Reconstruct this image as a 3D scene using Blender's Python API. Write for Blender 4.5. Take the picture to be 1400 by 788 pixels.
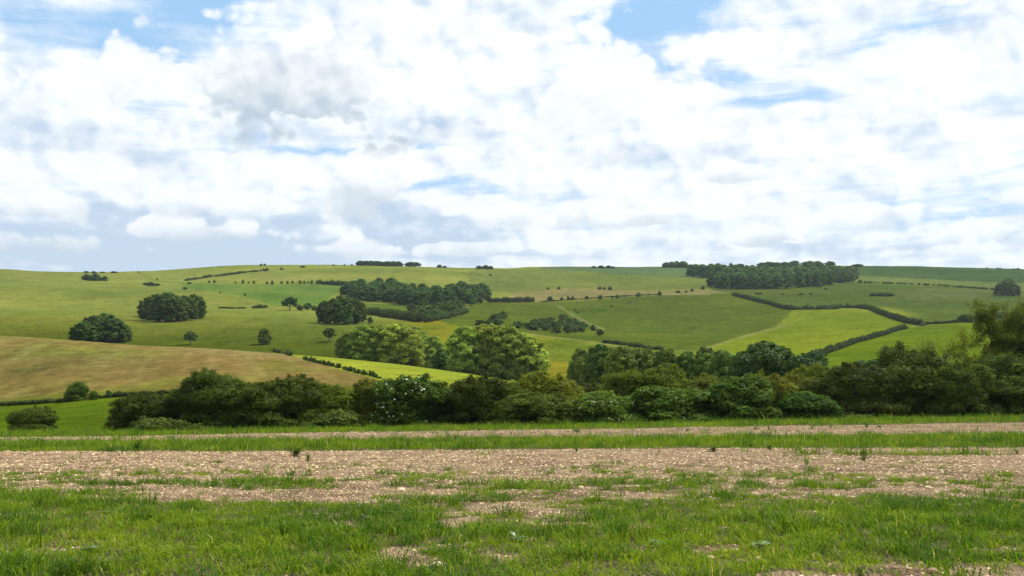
import bpy, math, random
import numpy as np
from mathutils import Vector

R = math.radians
scene = bpy.context.scene
for o in list(bpy.data.objects):
    bpy.data.objects.remove(o)

# ------------------------------------------------------------------ camera
F, CX, CY, HROW = 1400.0, 700.0, 394.0, 526.0
PITCH = math.atan((HROW - CY) / F)
CAM_Z = 1.65
cam_data = bpy.data.cameras.new("camera")
cam_data.sensor_width = 36.0
cam_data.lens = 36.0
cam_data.clip_start = 0.1
cam_data.clip_end = 30000
cam = bpy.data.objects.new("camera", cam_data)
cam.location = (0, 0, CAM_Z)
cam.rotation_euler = (math.pi / 2 + PITCH, 0, 0)
scene.collection.objects.link(cam)
scene.camera = cam

# ------------------------------------------------------------------ light
SUN_AZ, SUN_EL = 72.0, 53.0          # clockwise from the view direction (+Y), above the horizon
sd = bpy.data.lights.new("sun", 'SUN')
sd.energy = 5.0
sd.angle = R(0.53)
sd.color = (1.0, 0.955, 0.87)
sun = bpy.data.objects.new("sun", sd)
sdir = Vector((math.sin(R(SUN_AZ)) * math.cos(R(SUN_EL)), math.cos(R(SUN_AZ)) * math.cos(R(SUN_EL)), math.sin(R(SUN_EL))))
sun.rotation_euler = (-sdir).to_track_quat('-Z', 'Y').to_euler()
sun.location = (120, 90, 300)
scene.collection.objects.link(sun)

scene.view_settings.view_transform = 'Standard'
scene.view_settings.look = 'None'
scene.view_settings.exposure = 0.30
scene.view_settings.gamma = 1.0
scene.view_settings.use_curve_mapping = False
scene.cycles.max_bounces = 6
scene.cycles.diffuse_bounces = 3
scene.cycles.transmission_bounces = 4
scene.cycles.transparent_max_bounces = 4


# ------------------------------------------------------------------ node helper
class NT:
    def __init__(self, tree):
        self.t = tree
        tree.nodes.clear()

    def n(self, typ, **kw):
        nd = self.t.nodes.new(typ)
        for k, v in kw.items():
            setattr(nd, k, v)
        return nd

    def l(self, a, b):
        self.t.links.new(a, b)

    def put(self, sock, v):
        if hasattr(v, 'is_output'):
            self.l(v, sock)
        else:
            sock.default_value = v

    def m(self, op, a, b=None, c=None, clamp=False):
        nd = self.n('ShaderNodeMath', operation=op, use_clamp=clamp)
        self.put(nd.inputs[0], a)
        if b is not None:
            self.put(nd.inputs[1], b)
        if c is not None:
            self.put(nd.inputs[2], c)
        return nd.outputs[0]

    def ss(self, x, lo, hi, to0=0.0, to1=1.0):
        nd = self.n('ShaderNodeMapRange', interpolation_type='SMOOTHSTEP')
        self.put(nd.inputs[0], x)
        nd.inputs[1].default_value = lo
        nd.inputs[2].default_value = hi
        nd.inputs[3].default_value = to0
        nd.inputs[4].default_value = to1
        return nd.outputs[0]

    def mix(self, fac, a, b, blend='MIX'):
        nd = self.n('ShaderNodeMix', data_type='RGBA', blend_type=blend)
        self.put(nd.inputs[0], fac)
        self.put(nd.inputs[6], a)
        self.put(nd.inputs[7], b)
        return nd.outputs[2]

    def comb(self, x, y, z=0.0):
        nd = self.n('ShaderNodeCombineXYZ')
        self.put(nd.inputs[0], x)
        self.put(nd.inputs[1], y)
        self.put(nd.inputs[2], z)
        return nd.outputs[0]

    def noise(self, vec, scale, detail=4.0, rough=0.55, dist=0.0, w=None):
        nd = self.n('ShaderNodeTexNoise')
        if w is not None:
            nd.noise_dimensions = '4D'
            nd.inputs['W'].default_value = w
        if vec is not None:
            self.l(vec, nd.inputs['Vector'])
        nd.inputs['Scale'].default_value = scale
        nd.inputs['Detail'].default_value = detail
        nd.inputs['Roughness'].default_value = rough
        nd.inputs['Distortion'].default_value = dist
        return nd.outputs['Fac']

    def vmath(self, op, a, b):
        nd = self.n('ShaderNodeVectorMath', operation=op)
        self.put(nd.inputs[0], a)
        self.put(nd.inputs[1], b)
        return nd.outputs[0]


def px_ut(px, py):
    d = F * math.cos(PITCH) - (CY - py) * math.sin(PITCH)
    return (px - CX) / d, (F * math.sin(PITCH) + (CY - py) * math.cos(PITCH)) / d


def px_azel(px, py):
    u, t = px_ut(px, py)
    return math.atan(u), math.atan(t / math.sqrt(1 + u * u))


# ------------------------------------------------------------------ sky
world = bpy.data.worlds.new("World")
scene.world = world
world.use_nodes = True
N = NT(world.node_tree)
out = N.n('ShaderNodeOutputWorld')
bg = N.n('ShaderNodeBackground')
bg.inputs['Strength'].default_value = 0.084
N.l(bg.outputs[0], out.inputs[0])
sky = N.n('ShaderNodeTexSky', sky_type='NISHITA')
sky.sun_disc = False
sky.sun_elevation = R(SUN_EL)
sky.sun_rotation = R(SUN_AZ)
sky.altitude = 100
sky.air_density = 1.0
sky.dust_density = 1.2
sky.ozone_density = 1.5
tc = N.n('ShaderNodeTexCoord')
sep = N.n('ShaderNodeSeparateXYZ')
N.l(tc.outputs['Generated'], sep.inputs[0])
az = N.m('ARCTAN2', sep.outputs[0], sep.outputs[1])
el = N.m('ARCSINE', sep.outputs[2])
zz = N.m('ADD', N.m('MAXIMUM', sep.outputs[2], 0.0), 0.13)
P = N.comb(N.m('DIVIDE', sep.outputs[0], zz), N.m('MULTIPLY', N.m('DIVIDE', sep.outputs[1], zz), 1.0), N.m('MULTIPLY', sep.outputs[2], 2.0))
AE = N.comb(az, el)
# billows in (azimuth, elevation) so that they stand up, flattening towards the horizon
els = N.m('LOGARITHM', N.m('ADD', N.m('MAXIMUM', el, 0.0), 0.16), 2.718)
Q = N.comb(N.m('MULTIPLY', az, 3.0), N.m('MULTIPLY', els, 2.6), 0.3)
warpn = N.n('ShaderNodeTexNoise')
N.l(Q, warpn.inputs['Vector'])
warpn.inputs['Scale'].default_value = 3.2
warpn.inputs['Detail'].default_value = 5
wv = N.vmath('SUBTRACT', warpn.outputs['Color'], (0.5, 0.5, 0.5))
AEw = N.vmath('ADD', AE, N.vmath('MULTIPLY', wv, (0.13, 0.075, 0.0)))
warp2 = N.n('ShaderNodeTexNoise')
N.l(Q, warp2.inputs['Vector'])
warp2.inputs['Scale'].default_value = 14.0
warp2.inputs['Detail'].default_value = 5
wv2 = N.vmath('SUBTRACT', warp2.outputs['Color'], (0.5, 0.5, 0.5))
AEw = N.vmath('ADD', AEw, N.vmath('MULTIPLY', wv2, (0.045, 0.022, 0.0)))


def feats(lst):
    """soft ellipses at photo positions -> sum; each (px, py, half width px, half height px, tilt deg, weight)"""
    acc = None
    for (px, py, w, h, rot, wt) in lst:
        a, e = px_azel(px, py)
        mp = N.n('ShaderNodeMapping', vector_type='TEXTURE')
        N.l(AEw, mp.inputs['Vector'])
        mp.inputs['Location'].default_value = (a, e, 0)
        mp.inputs['Rotation'].default_value = (0, 0, R(rot))
        mp.inputs['Scale'].default_value = (w / F, h / F, 1)
        g = N.n('ShaderNodeTexGradient', gradient_type='SPHERICAL')
        N.l(mp.outputs[0], g.inputs[0])
        acc = N.m('MULTIPLY_ADD', g.outputs['Fac'], wt, acc if acc is not None else 0.0)
    return acc


gaps = feats([
    (150, 30, 320, 70, 0, .85), (40, 60, 160, 40, 0, .35), (350, 8, 160, 26, 0, .7), (285, 20, 100, 40, 0, .45), (190, 62, 90, 30, 0, .45),
    (900, 35, 190, 75, 25, 1.08), (940, 10, 150, 50, 0, .7), (1045, 146, 190, 26, -4, .85), (990, 105, 210, 26, -10, .85), (1080, 75, 140, 16, -12, .5),
    (430, 204, 250, 16, 0, .72), (560, 210, 90, 14, 0, .45), (200, 158, 140, 14, -6, .5), (660, 250, 190, 34, 0, .32),
    (760, 268, 250, 24, 0, .42), (1355, 258, 170, 44, 10, .62), (1290, 12, 150, 34, 15, .75), (1100, 12, 70, 22, 0, .4), (1210, 285, 120, 14, 0, .42), (1280, 45, 120, 14, 0, .4),
    (460, 330, 160, 14, 0, .35), (1330, 300, 130, 18, 0, .5), (610, 262, 80, 22, 0, .4), (70, 250, 160, 14, 0, .3), (880, 300, 160, 12, 0, .4)])
darks = feats([
    (590, 175, 110, 34, 0, .45), (820, 182, 100, 26, 8, .3), (920, 215, 130, 18, 0, .35), (300, 322, 340, 34, 0, 1.05), (100, 342, 340, 38, 0, 1.2), (430, 348, 320, 26, 0, 1.0),
    (640, 330, 180, 18, 0, .5), (760, 346, 280, 20, 0, .8), (60, 285, 180, 26, 0, .45), (180, 190, 230, 24, 0, .25), (1230, 305, 150, 16, 0, .45), (20, 160, 130, 30, 0, .3), (1050, 332, 120, 18, 0, .8), (1250, 342, 300, 20, 0, .75), (475, 300, 200, 30, 0, .75), (560, 330, 200, 22, 0, .4), (300, 365, 500, 18, 0, .5)])
n1 = N.noise(P, 0.62, 4, 0.58, 0.25)
n2 = N.noise(Q, 5.0, 7, 0.60, 0.15)
n2s = N.noise(Q, 4.0, 3, 0.5, 0.3)
n3 = N.noise(Q, 13.0, 5, 0.62, 0.1)
# long thin streaks of higher cloud
ST = N.comb(N.m('MULTIPLY', az, 2.2), N.m('MULTIPLY', N.m('SUBTRACT', els, N.m('MULTIPLY', az, 0.10)), 11.0), 1.7)
n5 = N.noise(ST, 2.2, 5, 0.6, 0.4)
base = N.m('ADD', N.m('MULTIPLY', N.m('SUBTRACT', n1, 0.5), 0.4), N.m('ADD', N.m('MULTIPLY', N.m('SUBTRACT', n2, 0.5), 0.75), N.m('MULTIPLY', N.m('SUBTRACT', n3, 0.5), 0.30)))
base = N.m('ADD', base, N.m('MULTIPLY', N.m('SUBTRACT', n5, 0.5), 1.25))
cover = N.ss(N.m('SUBTRACT', N.m('ADD', base, 0.44), gaps), -0.50, 0.32)
lit = N.m('ADD', N.m('MULTIPLY', N.m('SUBTRACT', n2s, 0.5), 0.9), N.m('ADD', N.m('MULTIPLY', N.m('SUBTRACT', n5, 0.5), 0.9), N.m('MULTIPLY', N.m('SUBTRACT', n2, 0.5), 0.5)))
lit0 = N.m('SUBTRACT', N.m('ADD', lit, 0.60), darks)
# billows for the heaped clouds: round cells at falling sizes
BQ = N.comb(N.m('MULTIPLY', az, 1.0), N.m('MULTIPLY', el, 1.25), 0.0)
wb = N.n('ShaderNodeTexNoise'); N.l(BQ, wb.inputs['Vector']); wb.inputs['Scale'].default_value = 16; wb.inputs['Detail'].default_value = 6
BQ = N.vmath('ADD', BQ, N.vmath('MULTIPLY', N.vmath('SUBTRACT', wb.outputs['Color'], (.5, .5, .5)), (0.035, 0.035, 0)))


def cells(scale, off):
    v = N.n('ShaderNodeTexVoronoi', feature='F1', voronoi_dimensions='2D')
    v.inputs['Scale'].default_value = scale
    v.inputs['Detail'].default_value = 2.0
    v.inputs['Roughness'].default_value = 0.55
    v.inputs['Lacunarity'].default_value = 2.3
    N.l(N.vmath('ADD', BQ, off), v.inputs['Vector'])
    return N.m('SUBTRACT', 1.0, v.outputs['Distance'])


b1 = cells(13.0, (0, 0, 0))
b1u = cells(13.0, (-0.008, -0.014, 0))          # shifted against the sun: right and up
bsh = N.m('SUBTRACT', b1, b1u)
lit = N.ss(N.m('ADD', lit0, N.m('MULTIPLY', bsh, 0.9)), -0.42, 0.85)
ccol = N.mix(lit, (5.2, 6.5, 8.2, 1), (10.1, 10.4, 10.5, 1))
skyb = N.mix(0.72, sky.outputs[0], (4.3, 7.3, 10.9, 1))
col = N.mix(N.m('MULTIPLY', cover, 0.97), skyb, ccol)
for (px, py, w, h, dk, op) in [
        (1190, 298, 140, 32, .75, .8), (1320, 322, 100, 24, .7, .75), (800, 300, 105, 28, .75, .8), (690, 298, 100, 28, .6, .8), (900, 298, 80, 24, .85, .75), (1050, 326, 85, 22, 1.1, .85),
        (270, 318, 230, 32, 1.05, .85), (90, 333, 200, 28, 1.0, .8), (470, 343, 200, 20, .8, .7), (640, 342, 170, 18, .7, .7), (80, 285, 140, 38, .75, .75), (300, 282, 180, 34, .6, .75),
        (1000, 238, 90, 24, .85, .7), (830, 205, 150, 40, .7, .6), (610, 180, 120, 42, .75, .65), (1290, 345, 200, 16, .7, .7),
        (520, 256, 150, 84, .85, .95), (130, 100, 200, 72, .05, .85), (820, 120, 240, 130, .25, .9), (405, 128, 320, 128, 1.3, .95)]:
    a_, e_ = px_azel(px, py)
    dx = N.m('DIVIDE', N.m('SUBTRACT', az, a_), w / F)
    dy = N.m('DIVIDE', N.m('SUBTRACT', el, e_), h / F)
    # flat-based dome: the lower half falls away quicker
    dyl = N.m('MAXIMUM', dy, N.m('MULTIPLY', dy, -1.3))
    rr = N.m('SQRT', N.m('ADD', N.m('MULTIPLY', dx, dx), N.m('MULTIPLY', dyl, dyl)))
    dens = N.m('SUBTRACT', N.m('ADD', N.m('MULTIPLY', N.m('SUBTRACT', b1, 0.45), 0.9), N.m('MULTIPLY', N.m('SUBTRACT', n2, 0.5), 0.7)), N.m('SUBTRACT', rr, 0.80))
    msk = N.m('MULTIPLY', N.ss(dens, -0.06, 0.20), op)
    msk = N.m('MULTIPLY', msk, N.ss(dy, -0.72, -0.42))          # the base melts into the layer below
    hl = N.m('ADD', N.m('MULTIPLY', dy, 1.25), N.m('ADD', N.m('MULTIPLY', bsh, 0.65), N.m('ADD', N.m('MULTIPLY', N.m('SUBTRACT', n2s, 0.5), 0.5), N.m('MULTIPLY', N.m('SUBTRACT', n2, 0.5), 0.5))))
    hl = N.m('ADD', N.m('ADD', hl, N.m('MULTIPLY', N.m('MULTIPLY', dx, dx), 1.1)), 0.70 - 0.52 * dk)
    sh = N.ss(hl, -0.35, 0.85)
    cc = N.mix(sh, (9.3 - 3.4 * dk, 9.8 - 3.0 * dk, 10.1 - 2.4 * dk, 1), (10.1, 10.3, 10.4, 1))
    col = N.mix(msk, col, cc)
# pale layer of air low down
haze_f = N.ss(el, 0.105, 0.20, 0.20, 0.0)
col = N.mix(haze_f, col, (7.4, 8.4, 9.4, 1))
N.l(col, bg.inputs['Color'])


# ------------------------------------------------------------------ numeric helpers
def _hash(ix, iy, seed):
    h = (ix.astype(np.int64) * 374761393 + iy.astype(np.int64) * 668265263 + seed * 974711) & 0x7fffffff
    h = ((h ^ (h >> 13)) * 1274126177) & 0x7fffffff
    return ((h ^ (h >> 16)) & 0xffff) / 65535.0


def vnoise(x, y, seed=0):
    ix, iy = np.floor(x), np.floor(y)
    fx, fy = x - ix, y - iy
    fx, fy = fx * fx * (3 - 2 * fx), fy * fy * (3 - 2 * fy)
    a, b = _hash(ix, iy, seed), _hash(ix + 1, iy, seed)
    c, d = _hash(ix, iy + 1, seed), _hash(ix + 1, iy + 1, seed)
    return (a + (b - a) * fx) * (1 - fy) + (c + (d - c) * fx) * fy


def fbm(x, y, oct=4, seed=0, gain=0.5):
    s, a, tot = 0.0, 1.0, 0.0
    for k in range(oct):
        s = s + a * vnoise(x * 2 ** k + 17.3 * k, y * 2 ** k - 9.1 * k, seed + k)
        tot += a
        a *= gain
    return s / tot


def sstep(a, b, x):
    t = np.clip((x - a) / (b - a), 0, 1)
    return t * t * (3 - 2 * t)


def pchip_d(x, y):
    """Fritsch-Carlson slopes; last axis is the sample axis."""
    h = np.diff(x, axis=-1)
    dl = np.diff(y, axis=-1) / h
    d = np.zeros_like(y)
    w1 = 2 * h[..., 1:] + h[..., :-1]
    w2 = h[..., 1:] + 2 * h[..., :-1]
    with np.errstate(divide='ignore', invalid='ignore'):
        hm = (w1 + w2) / (w1 / dl[..., :-1] + w2 / dl[..., 1:])
    ok = dl[..., :-1] * dl[..., 1:] > 0
    d[..., 1:-1] = np.where(ok, hm, 0.0)
    d[..., 0] = dl[..., 0]
    d[..., -1] = dl[..., -1]
    return d


def hermite(x0, x1, y0, y1, d0, d1, w):
    h = x1 - x0
    w2, w3 = w * w, w * w * w
    return (2 * w3 - 3 * w2 + 1) * y0 + (w3 - 2 * w2 + w) * h * d0 + (-2 * w3 + 3 * w2) * y1 + (w3 - w2) * h * d1


def pchip(xs, ys, x):
    xs, ys = np.asarray(xs, float), np.asarray(ys, float)
    d = pchip_d(xs, ys)
    x = np.clip(x, xs[0], xs[-1])
    i = np.clip(np.searchsorted(xs, x) - 1, 0, len(xs) - 2)
    return hermite(xs[i], xs[i + 1], ys[i], ys[i + 1], d[i], d[i + 1], (x - xs[i]) / (xs[i + 1] - xs[i]))


# ------------------------------------------------------------------ terrain
EDGE_Y = 88.0


def zfield(X, Y):
    c = np.clip((Y - 22) / 66.0, 0, 1)
    return -0.021 * Y + 0.0165 * np.clip(X, -70, 70) * c * c * (3 - 2 * c) + 0.10 * (fbm(X / 9.0 + 3, Y / 9.0, 2, 5) - 0.5) * np.clip(Y / 12, 0, 1)


# ridge and valley lines of the land: (photo column, distance, photo row)
LINES = [
    [(-300, 185, 558), (0, 178, 553), (100, 170, 547), (200, 162, 541), (300, 156, 536), (500, 150, 533), (700, 150, 536), (900, 150, 540), (1100, 150, 538), (1300, 150, 533), (1700, 150, 530)],
    [(-300, 345, 448), (0, 330, 458), (100, 326, 464), (200, 320, 471.5), (300, 312, 476), (380, 306, 482), (450, 298, 487.5), (550, 284, 498), (640, 268, 510.5), (700, 255, 521), (800, 240, 526), (900, 232, 524), (1000, 228, 520), (1100, 226, 513), (1200, 226, 505), (1300, 226, 500), (1400, 226, 497), (1700, 226, 492)],
    [(-300, 430, 462), (0, 412, 468), (200, 400, 476), (380, 372, 487), (500, 345, 502), (600, 328, 513), (700, 308, 518), (800, 300, 512), (900, 290, 509), (1000, 285, 504), (1100, 285, 497), (1200, 285, 489), (1300, 285, 483), (1400, 285, 480), (1700, 285, 474)],
    [(-300, 520, 432), (0, 520, 437), (200, 520, 441), (400, 503, 444), (500, 498, 446), (600, 490, 446), (700, 480, 456), (800, 462, 467), (900, 440, 475), (1000, 420, 479), (1100, 410, 476), (1200, 402, 468), (1300, 400, 463), (1400, 400, 460), (1700, 400, 455)],
    [(-300, 680, 409), (0, 680, 413), (200, 680, 416), (400, 680, 421), (500, 690, 424), (600, 690, 426), (700, 680, 432), (800, 660, 438), (900, 640, 441), (1000, 620, 443), (1100, 600, 437), (1200, 580, 436), (1300, 565, 438), (1400, 560, 438), (1700, 560, 436)],
    [(-300, 950, 386), (0, 950, 391), (100, 950, 394), (200, 950, 396), (300, 950, 396), (400, 950, 393), (500, 950, 394), (600, 950, 399), (700, 940, 405), (800, 950, 403), (900, 950, 400), (1000, 950, 397.5), (1100, 950, 396), (1200, 950, 397), (1300, 940, 399), (1400, 920, 401), (1700, 900, 401)],
    [(-300, 1250, 360), (0, 1250, 367.5), (60, 1260, 370.5), (120, 1280, 372), (200, 1300, 371.5), (250, 1300, 368), (300, 1320, 364.5), (350, 1340, 362.3), (430, 1350, 362), (500, 1350, 362.5), (570, 1350, 364.2), (640, 1350, 366.8), (690, 1360, 368), (740, 1400, 366.2), (800, 1430, 365.2), (900, 1450, 365.5), (1000, 1460, 364.5), (1100, 1480, 363.7), (1200, 1500, 363.8), (1300, 1480, 365.6), (1400, 1450, 367.6), (1700, 1400, 372)],
    [(-300, 1700, 400), (300, 1750, 400), (700, 1800, 404), (1100, 1900, 402), (1700, 1800, 408)],
    [(-300, 5200, 490), (700, 5200, 490), (1700, 5200, 490)],
]
LU = []
for ln in LINES:
    us, ys, ts = [], [], []
    for (px, Y, row) in ln:
        u, t = px_ut(px, row)
        us.append(u); ys.append(math.log(Y)); ts.append(t)
    LU.append((np.array(us), np.array(ys), np.array(ts)))
NK = len(LINES) + 1


def lines_at(u):
    u = np.asarray(u, float)
    LY = np.zeros(u.shape + (NK,))
    LT = np.zeros(u.shape + (NK,))
    LY[..., 0] = math.log(EDGE_Y)
    LT[..., 0] = (zfield(u * EDGE_Y, np.full_like(u, EDGE_Y)) - 0.03 - CAM_Z) / EDGE_Y
    for k, (us, ys, ts) in enumerate(LU):
        LY[..., k + 1] = pchip(us, ys, u)
        LT[..., k + 1] = pchip(us, ts, u)
    return LY, LT


HOLLOWS = [(148, 402, 700, 70, 60, -6.0), (960, 440, 620, 48, 60, -5.0), (1040, 438, 640, 40, 60, -3.0), (860, 440, 640, 40, 50, -2.5), (430, 398, 900, 90, 60, -4.0),
           (30, 392, 860, 70, 90, 4.0), (560, 374, 1150, 90, 70, 4.0), (330, 400, 820, 50, 70, 3.0), (1290, 412, 780, 50, 60, 4.0), (1150, 412, 740, 60, 50, -3.0), (250, 375, 1150, 60, 70, -4.0)]


def relief(X, Y):
    a = np.clip((Y - 120) / 500.0, 0, 1)
    z = a * (4.2 * (fbm(X / 150.0, Y / 170.0, 3, 31) - 0.5) + 1.0 * (fbm(X / 28.0, Y / 45.0, 3, 77) - 0.5))
    for (px, row, y, wx, wy, h) in HOLLOWS:          # dry hollows and swells of the downland
        u = px_ut(px, row)[0]
        z = z + h * np.exp(-((X - u * y) / wx) ** 2 - ((Y - y) / wy) ** 2)
    return z


SEG = [26, 40, 20, 46, 40, 44, 44, 6, 6]


def column(u):
    """profiles (Y, Z) along rays u; u array -> arrays (n, NS), and the line parameter."""
    LY, LT = lines_at(u)
    D = pchip_d(LY, LT)
    Ys, Ts, S = [], [], []
    for k in range(NK - 1):
        w = np.linspace(0, 1, SEG[k], endpoint=(k == NK - 2))[None, :]
        y0, y1 = LY[:, k:k + 1], LY[:, k + 1:k + 2]
        Ys.append(y0 + (y1 - y0) * w)
        Ts.append(hermite(y0, y1, LT[:, k:k + 1], LT[:, k + 1:k + 2], D[:, k:k + 1], D[:, k + 1:k + 2], w))
        S.append((k + w) * np.ones_like(y0))
    Y = np.exp(np.concatenate(Ys, 1)); T = np.concatenate(Ts, 1); S = np.concatenate(S, 1)
    X = u[:, None] * Y
    Z = CAM_Z + T * Y + relief(X, Y)
    return X, Y, Z, S


def at(px, row, after=0.0):
    """front-most point of the land seen at a photo position"""
    u, t = px_ut(px, row)
    X, Y, Z, S = column(np.array([u]))
    Y, tt = Y[0], (Z[0] - CAM_Z) / Y[0]
    ok = (Y > after)
    idx = np.nonzero(ok[1:] & (tt[1:] >= t))[0]
    if len(idx) == 0:
        j = int(np.argmax(np.where(Y < 1700, tt, -9)))
        return u * Y[j], Y[j], Z[0][j]
    i = idx[0]
    w = 0.5 if tt[i + 1] == tt[i] else float(np.clip((t - tt[i]) / (tt[i + 1] - tt[i]), 0, 1))
    y = Y[i] + w * (Y[i + 1] - Y[i])
    return u * y, y, Z[0][i] + w * (Z[0][i + 1] - Z[0][i])


def atY(px, y, row=540):
    """point of the land below a photo column at a known distance"""
    u, _ = px_ut(px, row)
    if y <= EDGE_Y:
        return u * y, y, float(zfield(np.array([u * y]), np.array([float(y)]))[0])
    X, Y, Z, S = column(np.array([u]))
    return u * y, y, float(np.interp(y, Y[0], Z[0]))


def ground_z(x, y):
    if y <= EDGE_Y:
        return float(zfield(np.array([x]), np.array([float(y)]))[0])
    X, Y, Z, S = column(np.array([x / y]))
    return float(np.interp(y, Y[0], Z[0]))


def to_px(X, Y, Z):
    z = Z - CAM_Z
    fw = Y * math.cos(PITCH) + z * math.sin(PITCH)
    up = -Y * math.sin(PITCH) + z * math.cos(PITCH)
    return CX + F * X / fw, CY - F * up / fw


def inpoly(px, py, poly):
    r = np.zeros(px.shape, bool)
    n = len(poly)
    for i in range(n):
        x0, y0 = poly[i]; x1, y1 = poly[(i + 1) % n]
        if y0 == y1:
            continue
        c = ((y0 > py) != (y1 > py)) & (px < (x1 - x0) * (py - y0) / (y1 - y0) + x0)
        r ^= c
    return r


# ------------------------------------------------------------------ mesh helpers
def mesh_np(name, V, faces, mat, smooth=False, fattr=None, pcol=None):
    me = bpy.data.meshes.new(name)
    V = np.ascontiguousarray(V, np.float32)
    faces = np.ascontiguousarray(faces, np.int32)
    k = faces.shape[1]
    me.vertices.add(len(V))
    me.vertices.foreach_set('co', V.ravel())
    me.loops.add(faces.size)
    me.loops.foreach_set('vertex_index', faces.ravel())
    me.polygons.add(len(faces))
    me.polygons.foreach_set('loop_start', np.arange(0, faces.size, k, dtype=np.int32))
    if smooth:
        me.polygons.foreach_set('use_smooth', np.ones(len(faces), bool))
    else:
        me.polygons.foreach_set('use_smooth', np.zeros(len(faces), bool))
    me.update(calc_edges=True)
    if fattr is not None:
        a = me.attributes.new('tint', 'FLOAT', 'FACE')
        a.data.foreach_set('value', np.ascontiguousarray(fattr, np.float32))
    if pcol is not None:
        a = me.attributes.new('surface', 'FLOAT_COLOR', 'POINT')
        c = np.ones((len(V), 4), np.float32); c[:, :3] = pcol
        a.data.foreach_set('color', c.ravel())
    me.materials.append(mat)
    return me


def link(name, data, parent=None):
    o = bpy.data.objects.new(name, data)
    scene.collection.objects.link(o)
    if parent is not None:
        o.parent = parent
    return o


def tag(o, label=None, cat=None, group=None, kind=None):
    if label: o['label'] = label
    if cat: o['category'] = cat
    if group: o['group'] = group
    if kind: o['kind'] = kind
    return o


def srgb(r, g, b):
    f = lambda c: (c / 255) / 12.92 if c / 255 <= 0.04045 else ((c / 255 + 0.055) / 1.055) ** 2.4
    return np.array([f(r), f(g), f(b)])


# ------------------------------------------------------------------ materials
def new_mat(name):
    m = bpy.data.materials.new(name)
    m.use_nodes = True
    return m, NT(m.node_tree)


def foliage(name, c, transl=0.35, var=0.25, rough=0.6, tcol=None, spec=0.06):
    """leaf: diffuse + translucent, each leaf (face attribute) and each plant a little different"""
    m, n = new_mat(name)
    at_ = n.n('ShaderNodeAttribute', attribute_name='tint')
    oi = n.n('ShaderNodeObjectInfo')
    f = n.m('MULTIPLY', n.m('ADD', n.m('MULTIPLY', at_.outputs['Fac'], 1.3), 0.38),
            n.m('ADD', n.m('MULTIPLY', oi.outputs['Random'], 2 * var), 1 - var))
    hs = n.n('ShaderNodeHueSaturation')
    hs.inputs['Color'].default_value = (*c, 1)
    n.l(n.m('ADD', n.m('MULTIPLY', n.m('FRACT', n.m('MULTIPLY', oi.outputs['Random'], 7.31)), 0.035), 0.483), hs.inputs['Hue'])
    hs.inputs['Saturation'].default_value = 1.0
    n.l(f, hs.inputs['Value'])
    d = n.n('ShaderNodeBsdfPrincipled')
    n.l(hs.outputs[0], d.inputs['Base Color'])
    d.inputs['Roughness'].default_value = rough
    d.inputs['Specular IOR Level'].default_value = spec
    tr = n.n('ShaderNodeBsdfTranslucent')
    tn = n.mix(1.0, hs.outputs[0], (*(tcol or (1.5, 1.35, 0.55)), 1), 'MULTIPLY')
    n.l(tn, tr.inputs['Color'])
    ms = n.n('ShaderNodeMixShader')
    ms.inputs[0].default_value = transl
    n.l(d.outputs[0], ms.inputs[1]); n.l(tr.outputs[0], ms.inputs[2])
    o = n.n('ShaderNodeOutputMaterial')
    n.l(ms.outputs[0], o.inputs[0])
    return m


def bark(name, c):
    m, n = new_mat(name)
    tcn = n.n('ShaderNodeTexCoord')
    nz = n.noise(tcn.outputs['Object'], 9, 6, 0.65, 1.0)
    b = n.n('ShaderNodeBsdfPrincipled')
    n.l(n.mix(nz, (c[0] * .55, c[1] * .55, c[2] * .55, 1), (c[0] * 1.4, c[1] * 1.4, c[2] * 1.4, 1)), b.inputs['Base Color'])
    b.inputs['Roughness'].default_value = 0.9
    bp = n.n('ShaderNodeBump'); bp.inputs['Strength'].default_value = 0.6
    n.l(nz, bp.inputs['Height']); n.l(bp.outputs[0], b.inputs['Normal'])
    n.l(b.outputs[0], n.n('ShaderNodeOutputMaterial').inputs[0])
    return m


def petal(name, c):
    m, n = new_mat(name)
    b = n.n('ShaderNodeBsdfPrincipled')
    g = n.n('ShaderNodeNewGeometry')
    nz = n.noise(g.outputs['Position'], 20, 3)
    n.l(n.mix(nz, (c[0] * .85, c[1] * .85, c[2] * .8, 1), (*c, 1)), b.inputs['Base Color'])
    b.inputs['Roughness'].default_value = 0.7
    n.l(b.outputs[0], n.n('ShaderNodeOutputMaterial').inputs[0])
    return m


def grass_blade():
    m, n = new_mat('grass_blade')
    a = n.n('ShaderNodeAttribute', attribute_name='tint')
    r = n.n('ShaderNodeValToRGB')
    el_ = r.color_ramp.elements
    el_[0].position = 0.0; el_[0].color = (0.042, 0.105, 0.014, 1)
    el_[1].position = 1.0; el_[1].color = (0.42, 0.38, 0.17, 1)
    for p, c in ((0.36, (0.118, 0.206, 0.010, 1)), (0.66, (0.205, 0.285, 0.014, 1)), (0.86, (0.25, 0.30, 0.04, 1))):
        e = el_.new(p); e.color = c
    n.l(n.m('DIVIDE', a.outputs['Fac'], 1.3), r.inputs[0])
    d = n.n('ShaderNodeBsdfPrincipled')
    n.l(r.outputs[0], d.inputs['Base Color'])
    d.inputs['Roughness'].default_value = 0.5
    d.inputs['Specular IOR Level'].default_value = 0.04
    t = n.n('ShaderNodeBsdfTranslucent')
    n.l(n.mix(1.0, r.outputs[0], (1.3, 1.25, 0.45, 1), 'MULTIPLY'), t.inputs['Color'])
    ms = n.n('ShaderNodeMixShader'); ms.inputs[0].default_value = 0.42
    n.l(d.outputs[0], ms.inputs[1]); n.l(t.outputs[0], ms.inputs[2])
    n.l(ms.outputs[0], n.n('ShaderNodeOutputMaterial').inputs[0])
    return m


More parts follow.
